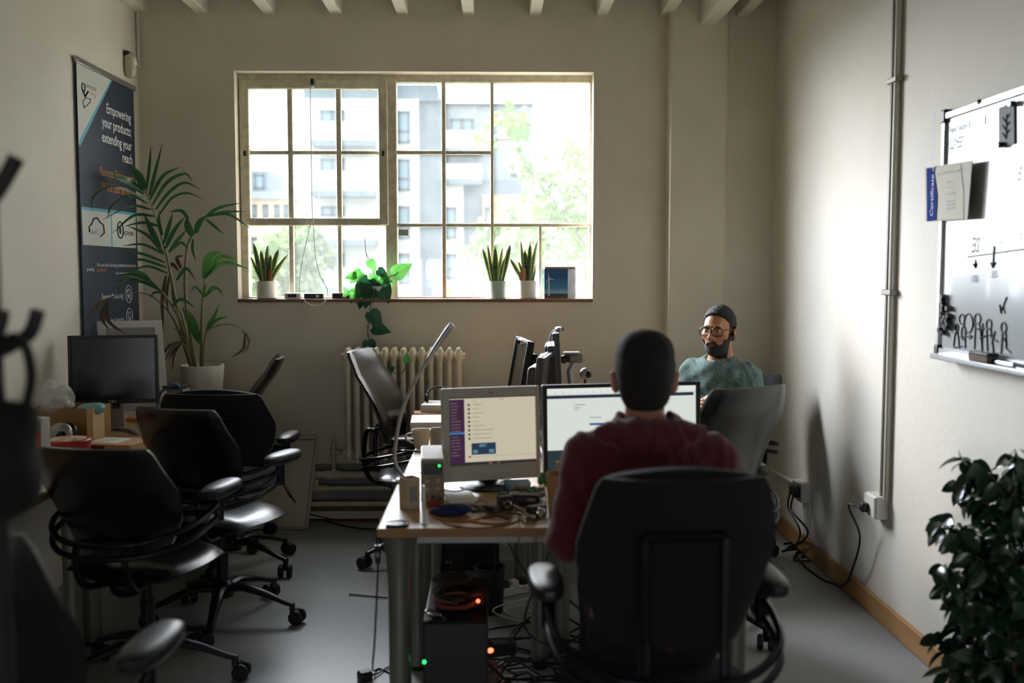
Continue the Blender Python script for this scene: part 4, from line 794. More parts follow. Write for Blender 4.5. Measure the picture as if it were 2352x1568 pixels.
# ================================================================== CHAIRS
leather = mat('black_leather', '0f1011', .27, col2='141516', scale=5, bump=.10, bscale=1.6, stretch=(7, 7, .7), spec=.6, coat=.25, crough=.28); fabric = mat('black_fabric', '101012', .9, col2='151517', scale=120, bump=.25, bscale=400, sheen=.05)
framem = mat('graphite_frame', '26272b', .28, .75); basem = mat('black_base', '1c1d20', .3, .4); rubber = mat('rubber', '121213', .6)
def back_pad(cover, w=.245, z0=.50, z1=.96, lean=.26, th=.045, inset=1.0, arch=0.0, lift=0.0, yoff=0.0):
    nu, nv = 20, 16; front = []; rear = []
    for i in range(nu + 1):
        t = i / nu
        # half width: narrow foot, widest at three fifths, tapering to a flat top with clipped corners
        kx = [(0, .66), (.10, .76), (.32, .93), (.50, .995), (.60, 1.0), (.74, .955), (.90, .875), (.965, .84), (1.0, .79)]
        for (a, b), (c, d) in zip(kx, kx[1:]):
            if a <= t <= c: hw = w * (b + (d - b) * (t - a) / (c - a)); break
        hw *= inset; z = z0 + (z1 - z0) * t
        rf, rr = [], []
        for j in range(nv + 1):
            u = -1 + 2 * j / nv; x = hw * u
            zz = z + arch * (1 - u * u) * max(0, (t - .6) / .4) + lift * t
            y = -.20 - lean * (t ** 1.25) * .55 + .055 * u * u * (1 - .4 * t) + .03 * math.sin(math.pi * min(1, t * 1.3)) + yoff
            ed = min(1, (1 - abs(u)) * 5) ** .5 * min(1, (t + .02) * 9, (1.02 - t) * 11) ** .5; h = th * (.25 + .75 * ed)
            rf.append(V(x, y + h * .65, zz)); rr.append(V(x, y - h * .35, zz))
        front.append(rf); rear.append(rr)
    m = MB(); m.grid(front); m.grid([list(reversed(r)) for r in rear])
    loopf = front[0] + [r[-1] for r in front[1:]] + list(reversed(front[-1]))[1:] + [r[0] for r in reversed(front)][1:]
    loopr = rear[0] + [r[-1] for r in rear[1:]] + list(reversed(rear[-1]))[1:] + [r[0] for r in reversed(rear)][1:]
    m.grid([loopr, loopf]); return m
def back_y(t, lean): return -.20 - lean * (t ** 1.25) * .55 + .03 * math.sin(math.pi * min(1, t * 1.3))
def make_chair(label, loc, rz, cover, zb=0.0, lean=.26, baser=0.3, w=.245, top=.96, group=None, cushion=None, wheel=0.0, adz=0.0):
    c = thing('office_chair', label, 'chair', (loc[0], loc[1], 0), rz, group)
    # five-star base
    for k in range(5):
        a = baser + k * 2 * math.pi / 5; d = V(math.cos(a), math.sin(a), 0); s = V(-d.y, d.x, 0); P = []
        for r_, z_, hw, hh in ((.03, .135, .030, .022), (.10, .142, .028, .022), (.20, .118, .022, .018), (.29, .086, .017, .014), (.325, .078, .016, .012)):
            P.append([V(0, 0, z_) + d * r_ + s * hw * math.cos(q) + V(0, 0, hh * math.sin(q) * (1 if math.sin(q) > 0 else .6)) for q in [x * math.pi / 5 for x in range(10)]])
        m = MB(); m.grid(P, closed=True); m.add(P[-1], [tuple(range(10))]); m.add(P[0], [tuple(range(9, -1, -1))]); lg = m.build('leg', basem, c)
        aw = a + wheel + k * 1.3; e = V(math.cos(aw), math.sin(aw), 0); f = V(-e.y, e.x, 0); o_ = d * .318 + e * .022
        m = MB()
        for sg in (1, -1): 
            q = o_ + f * .021 * sg + V(0, 0, .031); Mx = Matrix((f, e, V(0, 0, 1))).transposed().to_4x4(); m.lathe([(.004, -.012), (.026, -.012), (.031, -.006), (.031, .006), (.026, .012), (.004, .012)], (0, 0, 0), 16, Matrix.Translation(q) @ Mx @ Matrix.Rotation(R(90), 4, 'Y'))
        m.build('caster_wheel', rubber, lg)
        m = MB(); m.tube([d * .318 + V(0, 0, .085), d * .318 + V(0, 0, .055), o_ + V(0, 0, .045)], [.013, .014, .018], 8); m.build('caster_stem', basem, lg)
    MB().lathe([(.045, .10), (.048, .115), (.048, .15), (.034, .165), (.026, .17), (.026, .30), (.02, .302), (.02, .40)], n=18).build('gas_column', basem, c)
    m = MB(); m.ball((0, -.01, .415), (.11, .14, .035), 14, 8, e=.6); m.ball((0, -.11, .40), (.06, .09, .05), 12, 8); m.build('mechanism', framem, c)
    # seat cushion
    m = MB(); nu = 18; T = []; B = []
    for i in range(nu + 1):
        v = -1 + 2 * i / nu; rt = []; rb = []
        for j in range(nu + 1):
            u = -1 + 2 * j / nu; x = .245 * u * math.sqrt(max(0, 1 - .30 * v * v)); y = .02 + .235 * v * math.sqrt(max(0, 1 - .30 * u * u)); r_ = max(abs(u), abs(v))
            z = .475 + .012 * math.cos(u * 3) - .03 * max(0, v) ** 3 - .02 * u * u * 0 ; ed = max(0, 1 - r_ ** 7)
            rt.append(V(x, y, z + .012 * ed - .012 * (1 - ed))); rb.append(V(x * .97, y * .97, z - .035 * ed - .014))
        T.append(rt); B.append(rb)
    m.grid(T); m.grid([list(reversed(r)) for r in B]); lt = T[0] + [r[-1] for r in T[1:]] + list(reversed(T[-1]))[1:] + [r[0] for r in reversed(T)][1:]; lb = B[0] + [r[-1] for r in B[1:]] + list(reversed(B[-1]))[1:] + [r[0] for r in reversed(B)][1:]
    m.grid([lb, lt]); st = m.build('seat', cover, c, ang=50); m = MB(); m.ball((0, .0, .432), (.20, .20, .02), 20, 6, e=.5, e2=.6); m.build('seat_pan', blackp, st)
    # backrest and its frame
    bk = back_pad(cover, w=w, z0=.56 + zb, z1=top + zb, lean=lean).build('backrest', cover, c, ang=50)
    if cushion: back_pad(cover, w=w, z0=.58 + zb, z1=top - .005 + zb, lean=lean, th=.06, inset=.93, arch=.025, yoff=.035).build('cushion', cushion, bk, ang=50)
    tt = .68 if cover is fabric else .12; zt = .56 + zb + (top - .56) * tt; yt = back_y(tt, lean) - .03; m = MB()
    for sx in (-.092, .092): m.tube(spline([(sx * .7, -.13, .40), (sx, -.235, .42), (sx, -.285, .50), (sx, -.275 , .60 + zb), (sx, yt, zt)], 5), .0125, 8)
    m.tube([(-.092, yt, zt), (.092, yt, zt)], .012, 8); m.build('back_frame', framem, c)
    # looped arm tubes running round behind the back
    for k, dz in enumerate((adz, adz - .045)):
        m = MB(); m.tube(spline([(-.275, .03, .665 + dz), (-.278, -.06, .645 + dz), (-.255, -.17, .62 + dz), (-.17, -.27, .595 + dz), (-.06, -.31, .585 + dz), (.06, -.31, .585 + dz), (.17, -.27, .595 + dz), (.255, -.17, .62 + dz), (.278, -.06, .645 + dz), (.275, .03, .665 + dz)], 5), .0105, 8); m.build('arm_tube', framem, c)
    for sx in (-1, 1):
        m = MB(); m.tube([(sx * .275, .03, .60 + adz), (sx * .275, .03, .70 + adz)], .018, 8); ap = m.build('arm_post', framem, c)
        m = MB(); m.ball((sx * .282, .04, .715 + adz), (.045, .125, .024), 18, 10, e=.6, e2=.8); m.build('arm_pad', mat('soft_black_pad', '222225', .4), ap)
    return c
def face(x, y): return math.atan2(-x, y)                     # rotation that turns local +Y to this floor direction
SG = None
make_chair('black fabric office chair under the man in the maroon sweater', (.418, 2.445), face(-.04, 1), fabric, zb=.07, lean=.16, w=.232, top=.97, cushion=fabric, baser=.5)
make_chair('shiny black leather chair between the man in maroon and the side wall', (.865, 4.08), face(-.5, .87), leather, zb=.06, lean=.20, baser=-.05, w=.238, top=.99, adz=-.05)
make_chair('black chair the bearded man sits on', (1.17, 5.12), face(-.8, -.6), fabric, zb=.0, lean=.2, baser=.4, w=.235, top=.96)
make_chair('black leather chair seen side on in front of the radiator', (-.36, 5.12), face(1, -.2), leather, zb=.07, lean=.30, baser=.447, w=.24, top=1.02, adz=-.05)
make_chair('black leather chair with a tilted back beside the palm pot', (-1.53, 5.42), face(-1, -.2), leather, zb=.05, lean=.34, baser=.2, w=.235, top=.98, adz=-.06)
make_chair('broad black fabric office chair facing the dark monitor', (-1.31, 4.97), face(.06, 1), fabric, zb=.0, lean=.18, baser=.9, w=.28, top=.92, cushion=fabric, adz=-.05)
make_chair('black leather chair between the broad fabric chair and the nearer leather one', (-1.165, 4.24), face(.34, 1), leather, zb=.0, lean=.24, baser=.12, w=.225, top=.955)
make_chair('black leather chair in front of the red tin, its base on the open floor', (-1.265, 3.60), face(.20, 1), leather, zb=-.035, lean=.26, baser=.18, w=.25, top=.95)
make_chair('darkest office chair below the hanging bag, one arm pad jutting out', (-1.0, 2.04), face(.08, 1), leather, zb=-.04, lean=.22, baser=.9, w=.25, top=1.08)
# ================================================================== COAT STAND WITH BAG
cs = thing('coat_stand', 'black coat stand with upturned hooks by the camera side of the wall desk', 'coat stand', (-.0, 0, 0)); YC = 1.45; c0 = aty(-20, 800, YC); cs.location = (c0.x, YC, 0)
def qc(px, py, dy=0.): return aty(px, py, YC + dy) - Vector(cs.location)
MB().tube([(0, 0, .03), (0, 0, 1.72)], .016, 10).build('pole', blackp, cs)
for k in range(4): a = k * math.pi / 2 + .4; MB().tube(spline([(0, 0, .12), (.12 * math.cos(a), .12 * math.sin(a), .08), (.24 * math.cos(a), .24 * math.sin(a), .012)], 4), .013, 8).build('foot', blackp, cs)
MB().tube(spline([(0, 0, 1.60), qc(-10, 445), qc(20, 395), qc(38, 362)], 4), [.012] * 12 + [.013], 8).build('hook', blackp, cs)
MB().tube(spline([(0, 0, 1.38), qc(30, 790), qc(70, 762), qc(88, 712)], 4), .011, 8).build('hook', blackp, cs)
MB().tube(spline([(0, 0, 1.40), qc(-8, 765), qc(2, 735), qc(4, 712)], 4), .011, 8).build('hook', blackp, cs)
bagm = mat('black_canvas', '151518', .85, bump=.3, bscale=200)
bg_ = thing('hanging_bag', 'black canvas bag hanging by its straps from the coat stand', 'bag', aty(35, 1000, YC - .06))
def qb(px, py, dy=-.06): return aty(px, py, YC + dy) - Vector(bg_.location)
o_ = field([('+', s_ell(tuple(qb(24, 1055)), (.036, .05, .064)), 0), ('+', s_ell(tuple(qb(0, 1110)), (.044, .06, .052)), .03), ('+', s_ell(tuple(qb(45, 980)), (.022, .04, .036)), .02), ('+', s_ell(tuple(qb(-25, 1030)), (.042, .05, .07)), .03)])
nets(lambda P: o_(P) + .007 * np.sin(P[:, 2] * 38 + 3 * np.sin(P[:, 0] * 40)) * np.sin(P[:, 0] * 60 + P[:, 1] * 35), tuple(qb(-150, 1250) + V(0, -.15, 0)), tuple(qb(130, 850) + V(0, .15, 0)), .011).build('body', bagm, bg_)
for pts in ([(-12, 950), (-14, 860), (-4, 800), (30, 772), (60, 800), (72, 860), (66, 910), (55, 950)], [(10, 955), (-2, 900), (-14, 830), (10, 785)]): MB().tube(spline([qb(*p) for p in pts], 5), .0115, 8, flat=.5).build('strap', bagm, bg_)
# ================================================================== MONITORS AND LAMP
EX = 2 ** -SC.view_settings.exposure
def emat(name, col, k=1.0): return mat(name, '0c0c0c', .35, emit=col, estr=EX * k)
def monitor(label, c, w, h, rz, tilt=0.0, th=.045, shell=blackp, bez=(.015, .015, .015, .02), stand='pedestal', sbr=.10, standm=None, screenm=None, parts=None, name='computer_monitor', zbase=ZT + .001):
    """c: centre of the panel; the screen faces local -Y"""
    t = thing(name, label, 'monitor', (c[0], c[1], zbase), rz); z = c[2] - zbase; sm_ = standm or shell; bl_, br_, bt_, bb_ = bez
    T = Matrix.Translation((0, 0, z)) @ Matrix.Rotation(tilt, 4, 'X')
    m = MB(); m.box((0, .014, 0), (w, .024, h), M=T); hs = m.build('housing', shell, t, bevel=.006)
    m = MB(); m.prism([T @ V(x, .024, zz) for x, zz in ((-w * .33, -h * .36), (w * .33, -h * .36), (w * .33, h * .30), (-w * .33, h * .30))], T.to_3x3() @ V(0, th, 0)); m.build('rear_shell', shell, t, bevel=.015)
    m = MB()
    for a, b in (((-w / 2, -h / 2), (-w / 2 + bl_, h / 2)), ((w / 2 - br_, -h / 2), (w / 2, h / 2)), ((-w / 2 + bl_, h / 2 - bt_), (w / 2 - br_, h / 2)), ((-w / 2 + bl_, -h / 2), (w / 2 - br_, -h / 2 + bb_))):
        m.box(((a[0] + b[0]) / 2, -.003, (a[1] + b[1]) / 2), (abs(b[0] - a[0]), .014, abs(b[1] - a[1])), M=T)
    m.build('bezel', shell, t, bevel=.002)
    x0, x1, z1, z0 = -w / 2 + bl_, w / 2 - br_, h / 2 - bt_, -h / 2 + bb_
    m = MB(); m.add([T @ V(x0, -.0005, z0), T @ V(x1, -.0005, z0), T @ V(x1, -.0005, z1), T @ V(x0, -.0005, z1)], [(0, 1, 2, 3)]); sc_ = m.build('screen', screenm or mat('dark_screen', '08080a', .18), t, smooth=False)
    if parts:
        for nm, mt, rects in parts:
            m = MB()
            for u0, v0, u1, v1 in rects: m.add([T @ V(x0 + (x1 - x0) * u0, -.0014, z1 - (z1 - z0) * v1), T @ V(x0 + (x1 - x0) * u1, -.0014, z1 - (z1 - z0) * v1), T @ V(x0 + (x1 - x0) * u1, -.0014, z1 - (z1 - z0) * v0), T @ V(x0 + (x1 - x0) * u0, -.0014, z1 - (z1 - z0) * v0)], [(0, 1, 2, 3)])
            m.build(nm, mt, sc_, smooth=False)
    if stand == 'pedestal':
        m = MB(); m.box((0, .055, (z - h * .1) / 2 + .005), (.07, .03, z - h * .1)); m.build('stand_neck', sm_, t, bevel=.006); MB().lathe([(sbr, 0), (sbr * 1.05, .004), (sbr * .9, .014), (.03, .02)], (0, .04, 0), 26).build('stand_base', sm_, t)
    t['T'] = 0; del t['T']; return t, T
# silver bezel monitor with a chat window
c = aty(1129, 995, 3.47); cream = emat('chat_pane', 'd2c8b2', .85); purple = emat('chat_sidebar', '3d2340', .9); gl_ = emat('chat_text', '9a917f'); silver = mat('silver_grey_plastic', 'bab4a7', .45, .1)
rows = [(.215, .10 + k * .062, .24, .13 + k * .062) for k in range(9)]; rl = random.Random(4)
par = [('side_bar', purple, [(0, .03, .175, .97)]), ('highlight', emat('chat_blue', '2f7fb8'), [(0, .51, .175, .54)]), ('message_text', gl_, [(.28, .06, .32, .07), (.58, .04, .63, .055)] + [(.27, .108 + k * .062, .27 + rl.uniform(.05, .26), .12 + k * .062) for k in range(9)] + [(.02, .08 + k * .045, .02 + rl.uniform(.06, .12), .09 + k * .045) for k in range(18)] + [(.22, .875, .99, .88)]),
       ('avatar', emat('chat_dark', '3a3733'), rows + [(.215, .865, .24, .89)]), ('picture', emat('chat_picture', '21364a'), [(.25, .68, .53, .85)]), ('picture_detail', emat('chat_picture_light', '6fa0b4', .9), [(.34, .70, .42, .74), (.27, .78, .32, .83), (.45, .78, .51, .83)]), ('task_bar', emat('task_bar', '2b2a2c'), [(0, .955, 1, 1)]), ('title_bar', emat('task_bar', '2b2a2c'), [(0, 0, 1, .02)]), ('task_icon', emat('task_icon', 'a06a3a'), [(.45, .965, .48, .99), (.55, .965, .57, .99)])]
hp, T = monitor('silver framed monitor showing a chat window with a purple side bar', c, .352, .325, R(15), R(-4), shell=silver, bez=(.024, .014, .032, .055), standm=blackp, screenm=cream, parts=par)
m = MB(); put_text(m, 'hp', .018, T @ V(-.012, -.0105, .325 / 2 - .024), (1, 0, 0), T.to_3x3() @ V(0, 0, 1)); m.build('logo', mat('logo_grey', '5f5d5a', .5), hp, smooth=False)
MB().box((.01, -.011, -.325 / 2 + .03), (.11, .003, .005), M=T).build('speaker_slot', mat('pale_strip', 'c9c5bb', .5), hp)
c = aty(1430, 981, 3.62); pale = emat('page_white', 'd9e0d8', .95); nav = emat('page_navy', '232c3f'); tl = emat('page_teal', '26343a')
par = [('page_bar', emat('page_toolbar', 'e3e9e2', .95), [(0, 0, 1, .06)]), ('tool_icon', emat('page_grey', '8d9794'), [(.05 + k * .05, .045, .06 + k * .05, .055) for k in range(10)] + [(.18, .20, .26, .21), (.18, .235, .22, .245), (.18, .26, .21, .27), (.28, .36, .36, .37)]), ('menu_line', nav, [(0, .085, .985, .125)]), ('button', emat('page_blue', '2c5890'), [(.28, .435, .44, .46)]), ('footer', tl, [(0, .755, 1, 1)])]
wd, T = monitor('wide black monitor showing a white web page above a dark footer', c, .605, .325, R(11), R(-3), bez=(.016, .016, .014, .014), screenm=pale, parts=par)
c = aty(261, 848, 4.76); dl, T = monitor('switched-off black monitor on a silver stand on the desk along the banner wall', c, .405, .325, R(9), R(-2), bez=(.014, .014, .014, .018), stand=None)
m = MB(); put_text(m, 'DELL', .015, T @ V(-.02, -.0105, -.325 / 2 + .005), (1, 0, 0), (0, 0, 1), bold=.0005); m.build('logo', mat('logo_silver', 'b9b9b9', .5), dl, smooth=False)
zl = c.z - ZT; m = MB(); X0 = .036
m.prism([V(-X0, .03, 0), V(X0, .03, 0), V(X0 * .9, .055, zl), V(-X0 * .9, .055, zl)], (0, .012, 0)); hole = None; m.build('stand_neck', mat('silver_stand', 'a3a19c', .4, .5), dl, bevel=.004)
MB().prism([V(-.017, .026, .105), V(.017, .026, .105), V(.015, .036, .15), V(-.015, .036, .15)], (0, .003, 0)).build('cable_slot', blackg, dl)
for sg in (-1, 1): MB().tube(spline([V(0, .045, .010), V(sg * .07, -.02, .010), V(sg * .11, -.10, .010), V(sg * .13, -.14, .010)], 4), .013, 8, flat=.7).build('stand_base', mat('silver_stand', ''), dl)
# monitors further along the row
rear = mat('grey_monitor_back', '4a4b4e', .42); mons = {}
for key, lab, px, py, Y, w, h, rz, tilt, sh, sg in (
    ('a', 'thin dark monitor seen edge on, first of the far monitors from the radiator side', 1191, 845, 5.0, .40, .30, R(-83), R(-10), blackp, 0), ('b', 'tallest far monitor with a webcam on top, its grey back towards the room', 1283, 826, 5.20, .36, .30, R(86), R(-3), rear, 0),
    ('c', 'grey backed monitor standing close in front of the tallest far one', 1272, 850, 4.80, .33, .26, R(87), R(-3), rear, 0), ('d', 'low grey backed monitor with a pale top edge next to the silver framed one', 1250, 880, 4.48, .34, .26, R(80), R(6), rear, 0)):
    c = aty(px, py, Y); mons[key] = monitor(lab, c, w, h, rz, tilt, shell=sh, sbr=.06, screenm=(sh if sh is rear else None)) + (c, h)
camm = mat('webcam_silver', 'a8a6ad', .3, .4)
def webcam(label, p, rz, cable):
    t = thing('webcam', label, 'webcam', p, rz); m = MB(); m.ball((0, 0, .028), (.036, .02, .014), 14, 8, e=.8); m.build('body', camm, t); MB().lathe([(.004, 0), (.011, 0), (.010, .008), (.004, .009)], (0, -.016, .028), 12, Matrix.Translation((0, -.016, .028)) @ Matrix.Rotation(R(90), 4, 'X') @ Matrix.Translation((0, .016, -.028))).build('lens', blackg, t)
    m = MB(); m.tube([(0, 0, .018), (-.012, .02, -.03)], .004, 6).tube([(0, 0, .018), (.018, .035, .0), (-.005, .045, -.03)], .003, 6); m.build('clip', blackp, t)
    MB().tube(spline([V(0, .018, .03)] + [Vector(q) - Vector(p) for q in cable], 6), .0028, 6).build('cable', cordk, t).matrix_parent_inverse = Matrix.Rotation(-rz, 4, 'Z')
p = aty(1199, 797, 5.0); webcam('webcam with a dangling lead clipped on the edge-on monitor', p, R(-60), [aty(1212, 792, 5.02), aty(1217, 820, 5.05), aty(1217, 850, 5.05), aty(1224, 875, 5.0), aty(1232, 905, 4.95)])
p = aty(1283, 768, 5.15); webcam('webcam clipped to the top of the tallest far monitor', p, R(100), [aty(1266, 765, 5.12), aty(1259, 790, 5.05), aty(1256, 830, 5.0), aty(1257, 870, 4.9)])
t = thing('camcorder', 'small silver and black camcorder on a tripod arm behind the wide monitor', 'camera', (aty(1318, 830, 4.6).x, 4.6, ZT)); z = aty(1318, 822, 4.6).z - ZT
MB().box((0, 0, z), (.07, .06, .042), (0, 0, .3)).build('body', mat('camcorder_brown', '6b665c', .35, .4), t, bevel=.008); MB().lathe([(.004, 0), (.02, 0), (.018, .02), (.004, .022)], (0, 0, 0), 14, Matrix.Translation((-.04, -.02, z - .005)) @ Matrix.Rotation(R(-90), 4, 'Y')).build('lens', blackg, t)
MB().box((-.01, 0, z + .024), (.075, .05, .01)).build('top_plate', camm, t, bevel=.003)
m = MB(); m.tube([(0, 0, z - .02), (-.02, 0, z - .06), (.02, 0, .02)], [.012, .014, .016], 8); m.build('arm', camm, t); MB().lathe([(.05, 0), (.052, .006), (.03, .02)], (.02, 0, .0), 18).build('base', blackp, t)
t = thing('ball_webcam', 'round silver ball webcam on a stand next to the camcorder', 'webcam', (aty(1344, 880, 4.45).x, 4.45, ZT)); z = aty(1344, 858, 4.45).z - ZT
MB().ball((0, 0, z), .027, 16, 10).build('ball', camm, t); MB().ball((.012, -.018, z - .002), (.016, .014, .016), 12, 8).build('lens', blackg, t); MB().tube([(0, 0, z - .02), (0, 0, .01)], [.006, .006], 8).build('stem', blackp, t); MB().lathe([(.03, 0), (.032, .005), (.01, .012)], n=16).build('base', blackp, t)
# gooseneck lamp clamped on the left desk edge
lp = thing('desk_lamp', 'slender silver gooseneck lamp clamped to the desk edge, bending over the radiator', 'lamp', atz(906, 1106, ZT) + V(.035, 0, 0)); YL = lp.location.y
def ql(px, py): return aty(px, py, YL) - Vector(lp.location)
MB().lathe([(.03, 0), (.032, .003), (.028, .012), (.012, .016)], (0, 0, .001), 20).build('base', mat('bright_metal', 'd2d2d6', .25, .7), lp)
b = MB(); b.bx((-.03, -.018, -.075), (.0, .018, -.069)).bx((-.044, -.018, -.075), (-.037, .018, .004)).bx((-.044, -.018, .0005), (.0, .018, .005)); b.build('clamp', blackp, lp, bevel=.002)
nk = spline([V(0, 0, .012), ql(907, 1060), ql(910, 1010), ql(919, 960), ql(938, 905), ql(962, 860), ql(984, 825)], 6); tub = mat('lamp_tube', 'a5a6a8', .3, .7); MB().tube(nk, .0068, 10).build('neck', tub, lp)
MB().tube([ql(984, 825), ql(1005, 793), ql(1028, 760), ql(1034, 752)], [.0085, .011, .012, .0125], 12).build('head', tub, lp); MB().tube([ql(1034, 752), ql(1040, 745)], [.0125, .012], 12).build('end_cap', mat('lamp_cap', 'd8d4d0', .4), lp)
# ================================================================== THINGS ON THE NEAR DESK
def D(px, py): p = atz(px, py, ZT); p.z = ZT + .0006; return p
kraft = mat('kraft_paper', 'c49b6c', .75, col2='b98f60', scale=30); creamc = mat('cream_ceramic', 'dccdb0', .35); greyc = mat('grey_ceramic', 'a9a49c', .4)
t = thing('lens_cap', 'round black lens cap lying on the near corner of the desk', 'lens cap', D(912, 1206)); MB().lathe([(.035, 0), (.036, .002), (.036, .007), (.033, .008), (.031, .0055), (.001, .0055)], n=28, cap=False).build('rim', blackg, t); MB().lathe([(.001, .0058), (.02, .0058)], n=20, cap=False).build('inset', mat('green_print', '6f7f5c', .4), t)
t = thing('pen_box', 'beige open paper box standing by the lamp clamp', 'box', D(941, 1166), R(35)); s_ = .048; m = MB(); m.prism([V(-s_ / 2, -s_ / 2, 0), V(s_ / 2, -s_ / 2, 0), V(s_ / 2, s_ / 2, 0), V(-s_ / 2, s_ / 2, 0)], (0, 0, .10), cap=False); m.add([V(-s_ / 2, -s_ / 2, .002), V(s_ / 2, -s_ / 2, .002), V(s_ / 2, s_ / 2, .002), V(-s_ / 2, s_ / 2, .002)], [(0, 1, 2, 3)]); m.build('walls', mat('beige_card', 'c2ab8d', .7), t, smooth=False, solid=.002)
MB().box((0, -s_ / 2 - .001, .05), (.026, .0008, .05)).build('label', greypl, t)
t = thing('plastic_rod', 'slim white plastic rod standing at the desk corner in front of the bench power supply', 'rod', D(975, 1204)); MB().tube([(0, 0, 0), (-.003, .004, .118)], .0055, 10).build('rod', whitepl, t); MB().lathe([(.012, 0), (.012, .003), (.006, .005)], n=14).build('foot', whitepl, t)
p = D(994, 1157); t = thing('bench_power_supply', 'beige bench power supply with a green lit display and four knobs', 'power supply', p, R(4)); bei = mat('instrument_beige', '8a7d66', .5); w_, h_ = .078, .145
MB().bx((-w_ / 2, .003, .004), (w_ / 2, .27, h_)).build('case', mat('instrument_grey', 'bdb9af', .35, spec=.8), t, bevel=.004); MB().bx((-w_ / 2 + .001, -.002, .006), (w_ / 2 - .001, .004, h_ - .002)).build('front_panel', bei, t, bevel=.002)
MB().bx((-.031, -.0035, .098), (.031, -.001, .135)).build('display', blackg, t); MB().ball((.022, -.004, .127), .0042, 10, 6).build('green_light', mat('green_led', '0a2a12', .3, emit='20e060', estr=EX * 4), t)
for x in (-.018, .018):
    for z in (.052, .078): MB().lathe([(.002, 0), (.009, 0), (.008, .012), (.002, .013)], n=14, M=Matrix.Translation((x, -.001, z)) @ Matrix.Rotation(R(90), 4, 'X')).build('knob', mat('tan_knob', 'b59f78', .5), t)
for x, m_ in ((-.02, mat('red_plastic', 'a8322c', .4)), (.0, blackp), (.02, mat('green_plastic', '2f7a48', .45))): MB().lathe([(.002, 0), (.006, 0), (.005, .012), (.002, .012)], n=12, M=Matrix.Translation((x, -.001, .024)) @ Matrix.Rotation(R(90), 4, 'X')).build('terminal', m_, t)
MB().bx((-w_ / 2 + .004, .01, h_), (w_ / 2 - .004, .26, h_ + .004)).build('lit_top', mat('paper_white', 'e4e2dc', .7), t)  # white top layer paints in the window light on the case
paperw = mat('paper_white', ''); 
def sheet(name, label, cat, p, w, l, rz, m_=paperw, th=.0012): return tag(MB().box((0, 0, th / 2), (w, l, th)).build(name, m_, loc=p, rot=(0, 0, rz), smooth=False), label, cat)
sheet('paper_sheet', 'white paper sheet on the desk under the silver framed monitor', 'paper', D(1056, 1140), .10, .20, .2)
# blue pouch
t = thing('cloth_pouch', 'dark blue cloth pouch lying before the bench power supply', 'pouch', D(1036, 1183)); f_ = field([('+', s_ell((-.03, 0, .012), (.04, .022, .014)), 0), ('+', s_ell((.02, .004, .016), (.045, .024, .018), (0, 0, .3)), .02), ('+', s_ell((.0, -.006, .02), (.03, .012, .012), (0, .2, -.2)), .012)]); nets(f_, (-.09, -.05, -.01), (.09, .05, .05), .004).build('pouch', mat('navy_cloth', '1e2a52', .85, bump=.3, bscale=150), t)
t = thing('red_clip', 'small red test clip lying against the bench power supply', 'clip', D(998, 1166)); MB().tube([(-.02, 0, .008), (.005, .004, .009), (.025, .0, .006)], [.006, .008, .003], 8).build('jaw', mat('red_plastic', ''), t); MB().tube([(-.02, .004, .014), (.02, .004, .02)], .004, 8).build('grip', mat('red_plastic', ''), t)
pcbm = mat('circuit_green', '2f6a45', .4, col2='275a3a', scale=60)
def board(label, p, w, l, rz, n, tilt=0.):
    t = thing('circuit_board', label, 'circuit board', p, 0, rot=(tilt, 0, rz)); MB().box((0, 0, .006), (w, l, .0018)).build('board', pcbm, t); q = random.Random(n)
    for k in range(n): x, y = q.uniform(-.38, .38) * w, q.uniform(-.38, .38) * l; MB().box((x, y, .009), (q.uniform(.006, .016), q.uniform(.005, .014), q.uniform(.003, .008))).build('chip' if k % 3 else 'connector', blackp if k % 3 else chrome, t)
    MB().box((-w * .4, 0, .002), (.004, l * .9, .005)).build('pin_header', blackp, t); return t
board('green circuit board between the blue pouch and the black camera', D(1105, 1170), .075, .05, .3, 6); board('green circuit board under the front edge of the silver framed monitor', D(1165, 1136), .06, .045, -.4, 5); board('green circuit board lying nearest the kraft cup', D(1226, 1128), .055, .04, .7, 5, .25)
def gadget(label, p, d, rz, lens=None, name='electronic_module', cat='electronics', m_=blackp, extra=None):
    t = thing(name, label, cat, p, rz); MB().box((0, 0, d[2] / 2), d).build('case', m_, t, bevel=min(d) * .14)
    if lens: MB().lathe([(.002, 0), (lens, 0), (lens, .012), (lens * .8, .014), (lens * .7, .009), (.002, .009)], n=18, M=Matrix.Translation((0, -d[1] / 2, d[2] * .5)) @ Matrix.Rotation(R(90), 4, 'X')).build('lens', chrome if m_ is blackp else blackg, t)
    if extra: MB().box((d[0] * .2, -d[1] / 2 - .001, d[2] * .6), (d[0] * .3, .002, d[2] * .25)).build('badge', extra, t)
    return t
gadget('black camera module with a bright lens ring on the cluttered desk', D(1160, 1170), (.05, .03, .045), .3, .014, 'camera_module', 'camera'); gadget('flat black box with a silver badge in the clutter beside the kraft cup', D(1208, 1158), (.095, .05, .035), -.15, None, extra=chrome)
gadget('black camera with a wide lens at the front of the desk clutter', D(1232, 1186), (.06, .035, .035), .5, .016, 'camera_module', 'camera'); gadget('small black adapter block in the middle of the desk clutter', D(1132, 1178), (.04, .03, .025), 1.0)
gadget('white and blue cardboard box lying under the silver framed monitor', D(1188, 1122), (.09, .05, .028), .15, None, 'small_box', 'box', mat('box_blue', '5f9ac0', .5, col2='cfd8dc', scale=18), paperw); gadget('white plastic sensor block next to the flat black box', D(1183, 1146), (.035, .028, .022), .6, None, m_=whitepl, extra=blackp)
gadget('small green plastic box between the two monitors', D(1250, 1108), (.05, .035, .04), .1, None, 'small_box', 'box', mat('green_plastic', ''))
